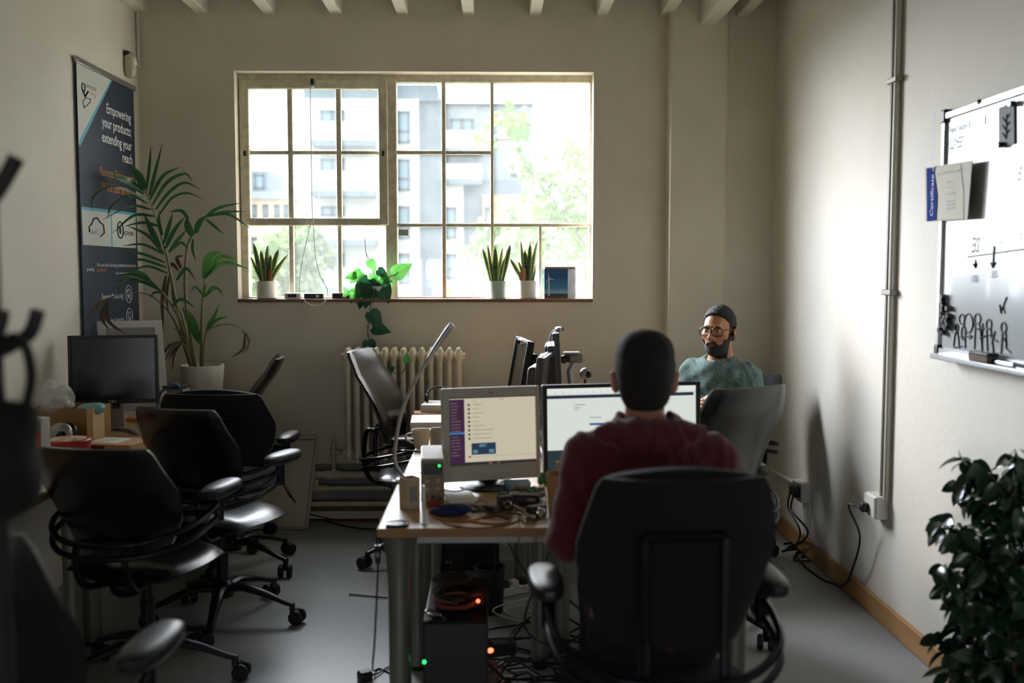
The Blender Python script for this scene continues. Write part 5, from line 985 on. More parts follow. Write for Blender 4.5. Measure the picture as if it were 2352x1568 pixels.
t = thing('silver_spool', 'silver spool of wire beside the kraft cup', 'spool', D(1240, 1148)); m = MB(); m.lathe([(.008, -.018), (.026, -.018), (.026, -.014), (.014, -.013), (.014, .013), (.026, .014), (.026, .018), (.008, .018)], n=22, M=Matrix.Translation((0, 0, .026)) @ Matrix.Rotation(R(80), 4, 'Y')); m.build('reel', chrome, t); MB().lathe([(.0145, -.0125), (.019, -.011), (.0195, .011), (.0145, .0125)], n=22, M=Matrix.Translation((0, 0, .026)) @ Matrix.Rotation(R(80), 4, 'Y')).build('wire', mat('tinned_wire', 'b5ada0', .3, .8), t)
def cup(label, p, r0, r1, h, m_, name='paper_cup', handle=False, lid=False):
    t = thing(name, label, 'cup', p); MB().lathe([(r0, 0), (r1, h), (r1 + .0015, h + .001), (r1 - .001, h + .0005), (r1 - .002, h - .004), (r0 - .002, .004), (.001, .004)], n=28, cap=False).build('cup', m_, t)
    if handle: MB().tube(spline([V(-r1 * .95, 0, h * .82), V(-r1 - .022, 0, h * .72), V(-r1 - .026, 0, h * .45), V(-r0 - .005, 0, h * .2)], 5), .0045, 8).build('handle', m_, t)
    MB().lathe([(.001, h * .75), (r1 - .006, h * .75)], n=20, cap=False).build('drink', mat('coffee', '2c1c12', .2), t); return t
cup('tall kraft paper cup at the elbow of the man in maroon', D(1283, 1178), .031, .041, .128, kraft); cup('kraft paper cup half hidden behind the tall kraft cup', D(1302, 1130), .028, .038, .105, kraft)
cup('cream mug with its handle towards the window wall', D(968, 1026), .030, .040, .075, creamc, 'mug', True); cup('plain grey mug beside the cream one', D(1006, 1022), .036, .038, .072, greyc, 'mug')
def dc(name, label, pts, r, m_, z=.006, group=None):
    q = []
    for p in pts: v_ = atz(p[0], p[1], ZT); v_.z = ZT + r + (p[2] if len(p) > 2 else 0); q.append(v_)
    return cord(name, label, q, r, m_, 'cable', group)
org = mat('orange_cord', 'c4743a', .5); brn = mat('brown_cord', '6a4632', .55)
dc('data_cable', 'orange cable looping along the front of the cluttered desk', [(985, 1182), (1020, 1196), (1075, 1198), (1130, 1184), (1175, 1190), (1150, 1204), (1090, 1200), (1060, 1190)], .003, org)
dc('data_cable', 'brown cable curling across the desk in front of the blue pouch', [(990, 1178), (1030, 1206), (1100, 1214), (1165, 1206), (1200, 1190), (1180, 1180), (1110, 1192)], .0025, brn)
dc('data_cable', 'black cable wandering through the desk clutter towards the camera', [(1080, 1160), (1120, 1185, .01), (1165, 1192), (1190, 1180, .01), (1230, 1196), (1250, 1175)], .0028, cordk)
dc('data_cable', 'red wire crossing the green circuit board', [(1070, 1176), (1105, 1164, .02), (1140, 1178, .012), (1165, 1160, .03), (1200, 1172)], .002, cordr)
dc('data_cable', 'black lead drooping beneath the silver framed monitor', [(1020, 1126), (1050, 1130), (1090, 1120), (1125, 1130), (1160, 1118, .02), (1200, 1130)], .0026, cordk)
dc('data_cable', 'pale cable snaking between the cameras', [(1140, 1150), (1180, 1172, .015), (1215, 1176), (1250, 1162, .01), (1225, 1140)], .0025, cordw)
t = thing('connector_bundle', 'bundle of white connectors spilling over the front desk edge', 'connectors', D(1205, 1196)); q = random.Random(2)
for k in range(7): MB().box((q.uniform(-.03, .03), q.uniform(-.02, .02), .006 + .006 * (k % 3)), (.014, .009, .008), (0, q.uniform(-.3, .3), q.uniform(0, 3))).build('connector', mat('connector_cream', 'cdbfa6', .5), t, bevel=.001)
m = MB(); m.tube(spline([V(0, 0, .02), V(.02, -.03, .012), V(.03, -.055, -.01), V(.035, -.06, -.06)], 5), .002, 6).tube(spline([V(-.01, 0, .02), V(-.02, -.035, .012), V(-.016, -.056, -.012), V(-.02, -.06, -.05)], 5), .002, 6); m.build('lead', brn, t)
# further along the row
sheet('paper_stack', 'thick white stack of paper behind the two mugs', 'paper', D(985, 982), .17, .26, .05, th=.045); sheet('paper_stack', 'white paper pile with a headset on it at the far end of the row', 'paper', D(1005, 946), .15, .2, -.1, th=.05); sheet('notebook', 'orange brown notebook edge under the far white paper pile', 'notebook', D(994, 951), .2, .12, .1, mat('tan_notebook', 'b5793f', .6), .012)
tw = thing('headset', 'black headset with a curved boom microphone on the far paper pile', 'headset', D(1006, 944) + V(0, 0, .051)); m = MB(); m.tube(spline([(-.06, 0, .02), (-.05, .03, .06), (0, .05, .075), (.05, .03, .06), (.06, 0, .02)], 5), .006, 8); m.build('band', blackp, tw)
for x in (-.06, .06): MB().ball((x, 0, .022), (.014, .03, .024), 12, 8).build('ear_cup', blackp, tw)
MB().tube(spline([(-.06, 0, .02), (-.07, -.04, .06), (-.055, -.05, .11), (-.045, -.05, .125)], 5), .0035, 8).build('boom', blackp, tw)
dc('data_cable', 'thin black wires curled at the far end of the row beside the headset', [(955, 962), (945, 955), (960, 950), (975, 956), (965, 966), (950, 960)], .003, cordk); p = D(958, 1040); t = thing('black_pen', 'black pen lying on the desk edge beyond the lamp', 'pen', p, 1.2); MB().tube([(0, -.06, .006), (0, .06, .006)], .005, 8).build('barrel', blackg, t); MB().tube([(0, .06, .006), (0, .075, .006)], [.004, .001], 8).build('tip', steel, t)
# ================================================================== THINGS ON THE WALL DESK
cardb = mat('cardboard', 'a07c4d', .8, col2='94713f', scale=8); cardl = mat('parcel_tape', 'cbb488', .5)
t = thing('cardboard_box', 'brown cardboard box holding a plastic bag by the switched-off monitor', 'box', (-1.875, 4.46, ZT + .0006), R(-10)); w_, d_, h_ = .25, .19, .165
m = MB(); m.bx((-w_ / 2, -d_ / 2, 0), (w_ / 2, d_ / 2, .004)).bx((-w_ / 2, -d_ / 2, 0), (w_ / 2, -d_ / 2 + .004, h_)).bx((-w_ / 2, d_ / 2 - .004, 0), (w_ / 2, d_ / 2, h_)).bx((-w_ / 2, -d_ / 2 + .004, 0), (-w_ / 2 + .004, d_ / 2 - .004, h_)).bx((w_ / 2 - .004, -d_ / 2 + .004, 0), (w_ / 2, d_ / 2 - .004, h_)); m.build('carton', cardb, t, smooth=False)
m = MB(); m.bx((w_ / 2, -.05, .0), (w_ / 2 + .001, .04, h_)); m.build('tape', cardl, t, smooth=False)
plas = mat('clear_plastic', 'dfe3e2', .12, alpha=.32, spec=.8, bump=.9, bscale=28)
tb = thing('plastic_bag', 'crumpled clear plastic bag bulging out of the cardboard box', 'bag', (-1.93, 4.42, ZT + .12)); f_ = field([('+', s_ell((0, 0, .06), (.075, .06, .06)), 0), ('+', s_ell((-.03, 0, .125), (.03, .03, .045), (0, .4, 0)), .03), ('+', s_ell((.045, 0, .11), (.03, .03, .03)), .03)])
def fb(P): return f_(P) + .006 * np.sin(P[:, 0] * 90 + 2 * np.sin(P[:, 2] * 60)) * np.cos(P[:, 1] * 70 + P[:, 2] * 50)
nets(fb, (-.12, -.09, -.02), (.12, .09, .2), .007).build('film', plas, tb, solid=.0006); MB().box((0, .01, .055), (.06, .04, .05), (.2, .3, .4)).build('contents', mat('bag_contents', 'b8a58c', .7), tb, bevel=.004)
t = thing('teal_wrap', 'teal bubble wrap showing over the cardboard box rim', 'wrap', (-1.79, 4.44, ZT + .13)); f_ = field([('+', s_ell((0, 0, .02), (.06, .05, .028)), 0), ('+', s_ell((.035, 0, .03), (.03, .03, .018)), .02)]); nets(f_, (-.1, -.08, -.03), (.1, .08, .07), .006).build('wrap', mat('teal_film', '7fb0b4', .3, bump=.6, bscale=60), t)
p = D(140, 1000); p = V(-1.835, 4.24, ZT + .0006); t = thing('headphones', 'silver and black headphones lying before the cardboard box', 'headphones', p); 
MB().ball((0, 0, .062), (.05, .028, .058), 18, 12, e=.8).build('ear_cup', mat('pearl_silver', 'a9a8a4', .22, .5), t); MB().ball((.012, -.024, .055), (.028, .014, .034), 14, 8).build('ear_cup_badge', blackg, t); MB().ball((.0, .05, .06), (.05, .024, .056), 16, 10, e=.8).build('ear_cup', blackg, t)
MB().tube(spline([(.05, .0, .03), (.075, .02, .02), (.09, .05, .012), (.06, .085, .014), (-.03, .09, .02), (-.06, .05, .03)], 5), .008, 8).build('band', blackp, t)
t = thing('biscuit_tin', 'round red tin with a cream patterned lid on the wall desk', 'tin', (-1.705, 4.0, ZT + .0006)); redt = mat('tin_red', 'b83a3c', .35, col2='a52f33', scale=12)
MB().lathe([(.080, 0), (.084, .003), (.084, .067), (.088, .068), (.088, .088), (.084, .092), (.001, .092)], n=40, cap=False).build('tin', redt, t); MB().lathe([(.001, .0928), (.070, .0928)], n=32, cap=False).build('lid_print', mat('lid_print', 'd9cfae', .4, col2='b0493f', scale=24, lo=.5, hi=.6), t)
for k in range(6): a = -2.4 + k * .35; MB().ball((.0845 * math.cos(a), .0845 * math.sin(a), .04), (.006, .006, .006), 8, 6).build('printed_spot', mat('tin_spot', 'd9a548', .4), t)
t = thing('picture_carton', 'upright carton with a warm printed picture in front of the red tin', 'carton', (-1.70, 3.70, ZT + .0006), R(-25)); MB().bx((-.06, -.02, 0), (.06, .02, .225)).build('carton', mat('carton_white', 'cfccc2', .5), t, bevel=.002); MB().bx((-.056, -.0212, .01), (.056, -.0195, .215)).build('printed_picture', mat('carton_picture', 'c48a62', .45, col2='a8453e', scale=16), t); MB().bx((-.056, -.0216, .185), (.056, -.020, .215)).build('printed_band', mat('carton_band', '7fa5b0', .45), t)
t = thing('folded_card', 'small white folded card with a blue panel before the upright carton', 'card', (-1.625, 3.63, ZT + .0006), R(-8)); MB().prism([V(-.03, -.012, 0), V(.03, -.012, 0), V(.03, .0, .045), V(-.03, .0, .045)], (0, .0012, 0)).build('card', paperw, t); MB().prism([V(-.03, .012, 0), V(.03, .012, 0), V(.03, .0, .045), V(-.03, .0, .045)], (0, .0012, 0)).build('back_leaf', paperw, t); MB().prism([V(-.008, -.0125, .01), V(.018, -.0125, .01), V(.018, -.004, .036), V(-.008, -.004, .036)], (0, -.0006, 0)).build('printed_panel', mat('print_blue', '4a5f86', .5), t)
t = thing('parcel_box', 'flat brown parcel box with a white address label beside the red tin', 'box', (-1.60, 4.24, ZT + .0006), R(-12)); MB().bx((-.115, -.09, 0), (.115, .09, .042)).build('carton', mat('parcel_brown', 'c29a6e', .7), t, bevel=.003); MB().bx((-.085, -.05, .042), (.035, .06, .0432)).build('address_label', paperw, t, smooth=False); MB().bx((-.116, -.0906, .002), (.0, -.0898, .036)).build('dark_flap', mat('dark_card', '4a3028', .7), t)
m = MB()
for k in range(4): m.bx((-.07, -.03 + k * .02, .0432), (-.07 + .05 + .012 * (k % 2), -.026 + k * .02, .0436))
m.build('label_print', inkg, t, smooth=False)
sheet('paper_sheet', 'white paper sheet on the wall desk beside the hanging bag', 'paper', D(62, 1128), .12, .2, .1); sheet('notebook', 'thin pale notebook under the corner of the parcel box', 'notebook', V(-1.60, 4.05, ZT + .0006), .1, .14, -.3, mat('pale_notebook', 'd4c9a8', .6), .012)
t = thing('box_file', 'grey box file with a dark lid standing near the palm pot', 'box file', (aty(384, 900, 5.3).x, 5.3, ZT + .0006)); MB().bx((-.10, -.06, 0), (.10, .06, .145)).build('case', mat('file_grey', '8a887c', .6), t, bevel=.003); MB().bx((-.105, -.065, .145), (.105, .065, .162)).build('lid', mat('file_dark', '2e2f2d', .5), t, bevel=.003)
t = thing('framed_picture', 'empty white picture frame leaning against the banner behind the dark monitor', 'frame', (0, 0, 0)); F0, F1 = V(-1.985, 5.10, ZT + .003), V(-1.70, 5.24, ZT + .003); up = V(-.05, .06, aty(245, 740, 5.15).z - ZT); m = MB(); ux = (F1 - F0); n_ = ux.cross(up).normalized() * .014; bb_ = .12
def fr(u, v, k=0): return F0 + ux * u + up * v + n_ * k
for (a, b, c, d) in (((0, 0), (1, 0), (1 - bb_, bb_ * .6), (bb_, bb_ * .6)), ((1, 0), (1, 1), (1 - bb_, 1 - bb_ * .6), (1 - bb_, bb_ * .6)), ((1, 1), (0, 1), (bb_, 1 - bb_ * .6), (1 - bb_, 1 - bb_ * .6)), ((0, 1), (0, 0), (bb_, bb_ * .6), (bb_, 1 - bb_ * .6))): m.prism([fr(*a), fr(*b), fr(*c), fr(*d)], n_)
m.build('moulding', mat('frame_white', 'd9d9d5', .45), t, smooth=False); MB().add([fr(bb_, bb_ * .6, .3), fr(1 - bb_, bb_ * .6, .3), fr(1 - bb_, 1 - bb_ * .6, .3), fr(bb_, 1 - bb_ * .6, .3)], [(0, 1, 2, 3)]).build('backing', mat('frame_grey_back', 'a7a9a8', .6), t, smooth=False)
t = thing('screwdriver', 'orange handled tool lying on the wall desk beside the red cables', 'tool', D(310, 969), R(75)); MB().tube([(0, -.05, .012), (0, -.02, .014), (0, .03, .013), (0, .05, .010)], [.009, .013, .012, .007], 10).build('handle', mat('orange_plastic', 'd98a34', .4), t); MB().tube([(0, .05, .010), (0, .12, .006)], .0035, 8).build('shaft', steel, t)
t = thing('blue_clamp', 'blue clamp standing on the wall desk behind the tilted leather chair', 'clamp', D(346, 975)); bl_ = mat('clamp_blue', '2f5590', .4); m = MB(); m.bx((-.015, -.012, 0), (.015, .012, .09)).bx((-.015, -.012, .07), (.05, .012, .09)); m.build('jaw', bl_, t, bevel=.004); MB().tube([(.035, 0, .01), (.035, 0, .10)], .005, 8).build('screw', steel, t)
q = random.Random(12)
for k in range(7): 
    cx, cy_ = 300 + q.uniform(-25, 25), 945 + q.uniform(-8, 8); pts = [(cx + 48 * math.cos(a + k) * q.uniform(.6, 1.1), cy_ + 13 * math.sin(a + k * 1.7) * q.uniform(.6, 1.1), q.uniform(0, .025)) for a in [j * 1.15 for j in range(6)]]
    dc('data_cable', ('red wire in the tangle behind the switched-off monitor' if k % 2 == 0 else 'black cable in the tangle behind the switched-off monitor'), pts, .0032, cordr if k % 2 == 0 else cordk, group=('red wires behind the dark monitor' if k % 2 == 0 else 'black cables behind the dark monitor'))
for k in range(4): dc('data_cable', 'black cable in the coil between the cardboard box and the silver stand', [(205 + 6 * k, 1000), (216 + 4 * k, 978 + 3 * k), (232 - 5 * k, 966), (226 + 3 * k, 988), (200 + 5 * k, 1004 - 3 * k)], .0034, cordk, group='black cables coiled by the cardboard box')
b0 = aty(352, 912, 5.0); cord('data_cable', 'thick blue cable arching up between the box file and the palm pot', [V(b0.x, 5.0, ZT + .006), aty(368, 905, 4.98), aty(392, 888, 4.96), aty(403, 882, 4.96), aty(414, 890, 4.98), aty(420, 912, 5.0), V(aty(424, 930, 5.0).x, 5.0, ZT + .006)], .006, cordb)
dc('data_cable', 'thin dark lead curling in front of the folded card', [(100, 1072), (112, 1085), (96, 1100), (70, 1104)], .0028, cordk)
# ================================================================== UNDER THE DESKS
t = thing('computer_tower', 'black computer tower on the floor under the near desk, a cable nest on top', 'computer', (-.115, 3.22, 0)); MB().bx((-.10, -.22, .012), (.10, .22, .425)).build('case', mat('tower_black', '1a1a1c', .4), t, bevel=.006); MB().bx((-.098, -.226, .02), (.098, -.218, .42)).build('front_panel', blackp, t, bevel=.004)
for x in (-.08, .08):
    for y in (-.19, .19): MB().lathe([(.012, 0), (.014, .012)], (x, y, 0), 10).build('foot', rubber, t)
MB().ball((-.095, -.228, .30), .006, 10, 6).build('green_light', mat('green_led', ''), t)
t = thing('small_computer', 'small black desktop computer upright on the floor at the back of the row', 'computer', (aty(1080, 1310, 4.85).x, 4.95, 0)); MB().bx((-.145, -.05, .006), (.145, .05, .33)).build('case', blackp, t, bevel=.006); z_ = .025
m = MB(); [m.bx((-.125 + dx, -.0512, .04 + dz), (-.119 + dx, -.0502, .047 + dz)) for dx in (0, .0075) for dz in (0, .0085)]; m.bx((-.105, -.0512, .04), (-.095, -.0502, .05)); m.build('sticker', mat('sticker_grey', '9aa4ac', .5), t, smooth=False)
for x in (-.11, .11): MB().bx((x - .012, -.045, 0), (x + .012, .045, .007)).build('foot', rubber, t)
t = thing('waste_bin', 'black cylindrical bin on the floor under the middle of the row', 'bin', (aty(1125, 1400, 4.25).x, 4.3, 0)); MB().lathe([(.055, 0), (.058, .004), (.066, .20), (.066, .205), (.062, .205), (.055, .012), (.001, .012)], n=28, cap=False).build('bin', blackp, t); MB().lathe([(.066, .195), (.069, .197), (.069, .207), (.064, .207)], n=28, cap=False).build('rim', blackg, t)
t = thing('plug_socket_strip', 'white socket strip lying on the floor among the cables under the row', 'socket strip', (aty(1180, 1345, 4.6).x, 4.55, 0), .5); MB().box((0, 0, .02), (.17, .055, .04)).build('body', whitepl, t, bevel=.006)
for x in (-.05, 0, .05): MB().box((x, 0, .05), (.036, .04, .03)).build('plug', blackp if x else whitepl, t, bevel=.005)
t = thing('power_strip', 'dark socket strip with a glowing red switch under the near desk', 'power strip', (aty(1120, 1478, 3.35).x, 3.40, .18), .3); MB().box((0, 0, .0), (.20, .06, .045)).build('body', blackp, t, bevel=.006); MB().ball((.0, -.034, .008), (.011, .006, .009), 12, 8).build('red_switch', mat('red_neon', '3a0a06', .3, emit='ff5a3a', estr=EX * 6), t); MB().ball((-.07, -.032, -.004), (.005, .004, .005), 8, 6).build('red_light', mat('red_neon', ''), t)
t2 = thing('clear_bottle', 'brownish clear plastic bottle under the near desk glowing by the red switch', 'bottle', (aty(1122, 1500, 3.28).x + .03, 3.47, 0)); MB().lathe([(.03, 0), (.04, .01), (.042, .10), (.036, .13), (.014, .15), (.013, .157)], n=22).build('bottle', mat('brown_clear_plastic', '8a5f4a', .25, alpha=.65), t2)
t.location.z = .0225 + .158; 
t2.location = (t.location.x, t.location.y, 0)
t = thing('cable_nest', 'nest of red and brown cables heaped on the black computer tower', 'cables', (-.11, 3.15, .426)); q = random.Random(6)
for k in range(9):
    pts = [V(.085 * math.cos(a + k) * q.uniform(.5, 1.1), .11 * math.sin(a + k) * q.uniform(.5, 1.1), .008 + .006 * k + q.uniform(-.004, .012)) for a in [j * 1.0 for j in range(8)]]
    MB().tube(spline(pts, 5), .0045, 6).build('cable', (cordr, brn, cordk)[k % 3], t)
MB().ball((.065, -.10, .045), .006, 10, 6).build('red_light', mat('red_neon', ''), t); MB().box((-.02, .0, .085), (.10, .07, .02), (.1, 0, .4)).build('adapter', mat('dark_brown_plastic', '33241f', .5), t, bevel=.004)
t = thing('foil_scrap', 'small crumpled silver foil scrap hanging beside the silver end leg', 'foil', (-.215, 2.99, .40)); f_ = field([('+', s_ell((0, 0, .012), (.03, .012, .012), (0, .4, .3)), 0)]); nets(f_, (-.05, -.03, -.02), (.05, .03, .04), .004).build('foil', chrome, t)
t.location = (-.185, 3.03, .426); 
q = random.Random(31); labs = 'black cable looping over the floor under the near desk'
for k in range(20):
    x0 = q.uniform(-.02, .5); y0 = q.uniform(3.15, 3.9); r_ = q.uniform(.08, .2); pts = [V(x0 + r_ * math.cos(a * 1.2 + k) * q.uniform(.7, 1.2), y0 + .8 * r_ * math.sin(a * 1.2 + k) * q.uniform(.7, 1.2), .006 + q.uniform(0, .10) * (1 if a not in (0, 7) else 0)) for a in range(8)]
    cord('power_cable', labs, pts, .0045, cordk, group='black cables under the near desk')
for k in range(8):
    x0 = q.uniform(.0, .45); y0 = q.uniform(3.3, 4.2); cord('power_cable', 'black cable hanging from the desk underside to the floor', [V(x0, y0, ZT - .03), V(x0 + q.uniform(-.05, .05), y0 - .02, .5), V(x0 + q.uniform(-.15, .15), y0 + q.uniform(-.1, .1), .22), V(x0 + q.uniform(-.2, .2), y0 + q.uniform(-.1, .1), .05), V(x0 + q.uniform(-.3, .3), y0 + q.uniform(-.2, .1), .006)], .0042, cordk, group='black cables hanging under the desks')
for k in range(3): cord('power_cable', 'white cable among the black ones under the row', [V(.10 + .05 * k, 4.5, .05), V(.2, 4.35 - .1 * k, .06), V(.05 * k, 4.2, .04), V(.25, 4.05, .008)], .0035, cordw, group='white cables under the row')
p0 = aty(866, 1255, 3.06); cord('power_cable', 'black cord with an inline switch dangling from the desk corner to the floor', [V(p0.x, 3.06, ZT - .04), aty(868, 1300, 3.05), aty(864, 1400, 3.05), aty(860, 1480, 3.05), aty(856, 1528, 3.05), atz(860, 1540, .012), atz(900, 1545, .005)], .0032, cordk)
t = thing('inline_switch', 'black inline switch on the cord at the desk corner', 'switch', aty(868, 1272, 3.05)); MB().tube([(0, 0, -.028), (0, 0, .028)], [.008, .010], 10).build('body', blackp, t); MB().box((0, -.010, 0), (.008, .004, .014)).build('rocker', greypl, t)
t = thing('plug', 'black plug lying on the floor at the foot of the silver end leg', 'plug', atz(838, 1562, 0), .5); MB().box((0, 0, .018), (.05, .045, .036)).build('body', blackp, t, bevel=.008); MB().tube(spline([(.02, 0, .015), (.06, .02, .008), (.12, .06, .006), (.19, .06, .006)], 5), .0035, 6).build('lead', cordk, t)
tag(MB().tube([F(802, 1364), F(890, 1372)], .004, 8).build('black_rod', cordk), 'thin dark rod lying on the floor beside the end leg', 'rod')
# ================================================================== PEOPLE
def boxed(f, lo, hi):
    lo = np.array(lo, float); hi = np.array(hi, float)
    def g(P): return f(P)
    g.bb = (lo, hi); return g
def CAP(a, b, ra, rb):
    r = max(ra, rb); return boxed(s_cap(a, b, ra, rb), np.minimum(a, b) - r, np.maximum(a, b) + r)
def ELL(c, r, rot=None):
    m_ = max(r); return boxed(s_ell(c, r, rot), np.array(c) - m_, np.array(c) + m_)
def ffield(ops, disp=None):
    def F(P):
        d = np.full(len(P), .2)
        for kind, f, k in ops:
            pad = k + .03
            if hasattr(f, 'bb') and kind != '&':
                i = np.all((P > f.bb[0] - pad) & (P < f.bb[1] + pad), axis=1).nonzero()[0]
                if not len(i): continue
                e = f(P[i]); o = d[i]; d[i] = smin(o, e, k) if kind == '+' else -smin(-o, e, k)
            else:
                e = f(P); d = smin(d, e, k) if kind == '+' else (-smin(-d, e, k) if kind == '-' else -smin(-d, -e, k))
        if disp is not None: d = d + disp(P)
        return d
    return F
def half(n, o):
    n = np.array(n, float); n /= np.linalg.norm(n); o = np.array(o, float); return lambda P: (P - o) @ n
def bounds(ops, pad=.02):
    b = [f.bb for k, f, q in ops if k == '+']; return np.min([x[0] for x in b], 0) - pad, np.max([x[1] for x in b], 0) + pad
HEAD = [('+', ELL((0, -.012, .03), (.073, .092, .086)), 0), ('+', ELL((0, .032, -.028), (.057, .058, .084)), .03), ('+', ELL((0, .045, -.082), (.042, .040, .030)), .03), ('+', ELL((0, .072, -.098), (.020, .016, .016)), .02),
        ('+', ELL((.044, .052, -.016), (.022, .022, .020)), .02), ('+', ELL((-.044, .052, -.016), (.022, .022, .020)), .02), ('+', CAP((-.034, .080, .024), (.034, .080, .024), .009, .009), .016),
        ('-', ELL((.032, .097, .004), (.018, .016, .0085)), .008), ('-', ELL((-.032, .097, .004), (.018, .016, .0085)), .008),
        ('+', CAP((0, .084, .012), (0, .107, -.026), .007, .011), .010), ('+', ELL((.011, .097, -.031), (.008, .010, .007)), .008), ('+', ELL((-.011, .097, -.031), (.008, .010, .007)), .008),
        ('+', ELL((0, .089, -.056), (.024, .010, .006)), .006), ('+', ELL((0, .086, -.070), (.019, .011, .007)), .006), ('-', ELL((0, .100, -.0628), (.021, .012, .0018)), .003),
        ('+', ELL((.081, -.012, -.006), (.008, .021, .033), (0.1, .2, -.5)), .008), ('+', ELL((-.081, -.012, -.006), (.008, .021, .033), (0.1, -.2, .5)), .008),
        ('-', ELL((.088, -.004, -.002), (.006, .010, .018)), .004), ('-', ELL((-.088, -.004, -.002), (.006, .010, .018)), .004), ('+', CAP((0, -.030, -.06), (0, -.052, -.20), .051, .058), .03)]
def xf(mb, c, rz, rx=0.0):
    T = Matrix.Translation(c) @ Matrix.Rotation(rz, 4, 'Z') @ Matrix.Rotation(rx, 4, 'X'); mb.v = [tuple(T @ Vector(p)) for p in mb.v]; return mb
def head_mb(c, rz, rx): return xf(nets(ffield(HEAD), (-.11, -.125, -.26), (.11, .135, .135), .0036), c, rz, rx)
def hair_mb(c, rz, rx, nape=-.07, t=.012, front=.0, h=.0036, square=.0, side=.45, amp=.0016):
    ops = [('+', ELL((0, -.013, .034), (.073 + t * side, .092 + t, .086 + t)), 0)]
    if square: ops += [('+', ELL((.030, -.01, .084), (.040, .07, .038)), .02), ('+', ELL((-.030, -.01, .084), (.040, .07, .038)), .02)]
    ops += [('+', ELL((0, -.055, -.02), (.060 + t * .3, .05 + t * .6, .064)), .02)]
    ops += [('&', lambda P: P[:, 1] - np.where(P[:, 2] > .045, .048 + front + (P[:, 2] - .045) * .75 - np.abs(P[:, 0]) * .12, .030 + front * .5), .006), ('&', lambda P: np.where(P[:, 1] < -.03, nape, np.where(P[:, 1] < .0, nape + (P[:, 1] + .03) / .03 * (-.012 - nape), -.018)) - P[:, 2], .006)]
    ops += [('-', ELL((q * .086, -.004, -.012), (.018, .024, .036)), .006) for q in (1, -1)]
    d = lambda P: amp * np.sin(P[:, 0] * 420 + 3 * np.sin(P[:, 2] * 210)) * np.sin(P[:, 1] * 390 + 2 * np.cos(P[:, 0] * 250))
    return xf(nets(ffield(ops, d), (-.11, -.14, -.12), (.11, .12, .16), h), c, rz, rx)
def arm_ops(sh, el, wr, r=(.052, .043, .040, .028), k=.03):
    return [('+', CAP(sh, el, r[0], r[1]), k), ('+', CAP(el, wr, r[2], r[3]), .02)]
def hand_ops(wr, d, up, side, curl=.5, s=1.0):
    """wrist point, pointing direction, back-of-hand normal, thumb side (+1: d x up)"""
    d = Vector(d).normalized(); up = Vector(up); up = (up - d * up.dot(d)).normalized(); sd = d.cross(up) * side; wr = Vector(wr); ops = []
    pc = wr + d * .048 * s; T = tuple
    for q in (-.026, -.009, .009, .026): ops.append(('+', CAP(T(wr + d * .012 + sd * q * .75), T(wr + d * .082 * s + sd * q), .014, .012), .014))
    for i, (q, L) in enumerate(((.029, .070), (.010, .079), (-.010, .074), (-.028, .058))):
        a = wr + d * .084 * s + sd * q; L *= s; c1 = curl * .7; d1 = d * math.cos(c1) - up * math.sin(c1); b = a + d1 * L * .45; c2 = curl * 1.6; d2 = d * math.cos(c2) - up * math.sin(c2); c_ = b + d2 * L * .32; c3 = curl * 2.2; d3 = d * math.cos(c3) - up * math.sin(c3); e = c_ + d3 * L * .25
        for p, q2, r0, r1 in ((a, b, .0092, .0085), (b, c_, .0085, .0078), (c_, e, .0078, .0068)): ops.append(('+', CAP(T(p), T(q2), r0, r1), .003))
    a = wr + d * .025 + sd * .026; b = a + (d * .6 + sd * .75 - up * .25).normalized() * .036; c_ = b + (d * .85 + sd * .3 - up * .35).normalized() * .030; e = c_ + (d * .95 - up * .4).normalized() * .022
    for p, q2, r0, r1 in ((a, b, .014, .0105), (b, c_, .0105, .009), (c_, e, .009, .0075)): ops.append(('+', CAP(T(p), T(q2), r0, r1), .006))
    return ops
skin_w = mat('skin_light', 'b98468', .5, col2='b07a60', scale=30, sss=.08); skin_b = mat('skin_brown', 'b87e5a', .48, col2='ad7350', scale=30, sss=.08)
hair_d = mat('hair_dark_brown', '2a211d', .7, col2='1d1714', scale=140, bump=.5, bscale=500); hair_k = mat('hair_black', '0c0c0f', .6, col2='16161a', scale=120, bump=.6, bscale=420)
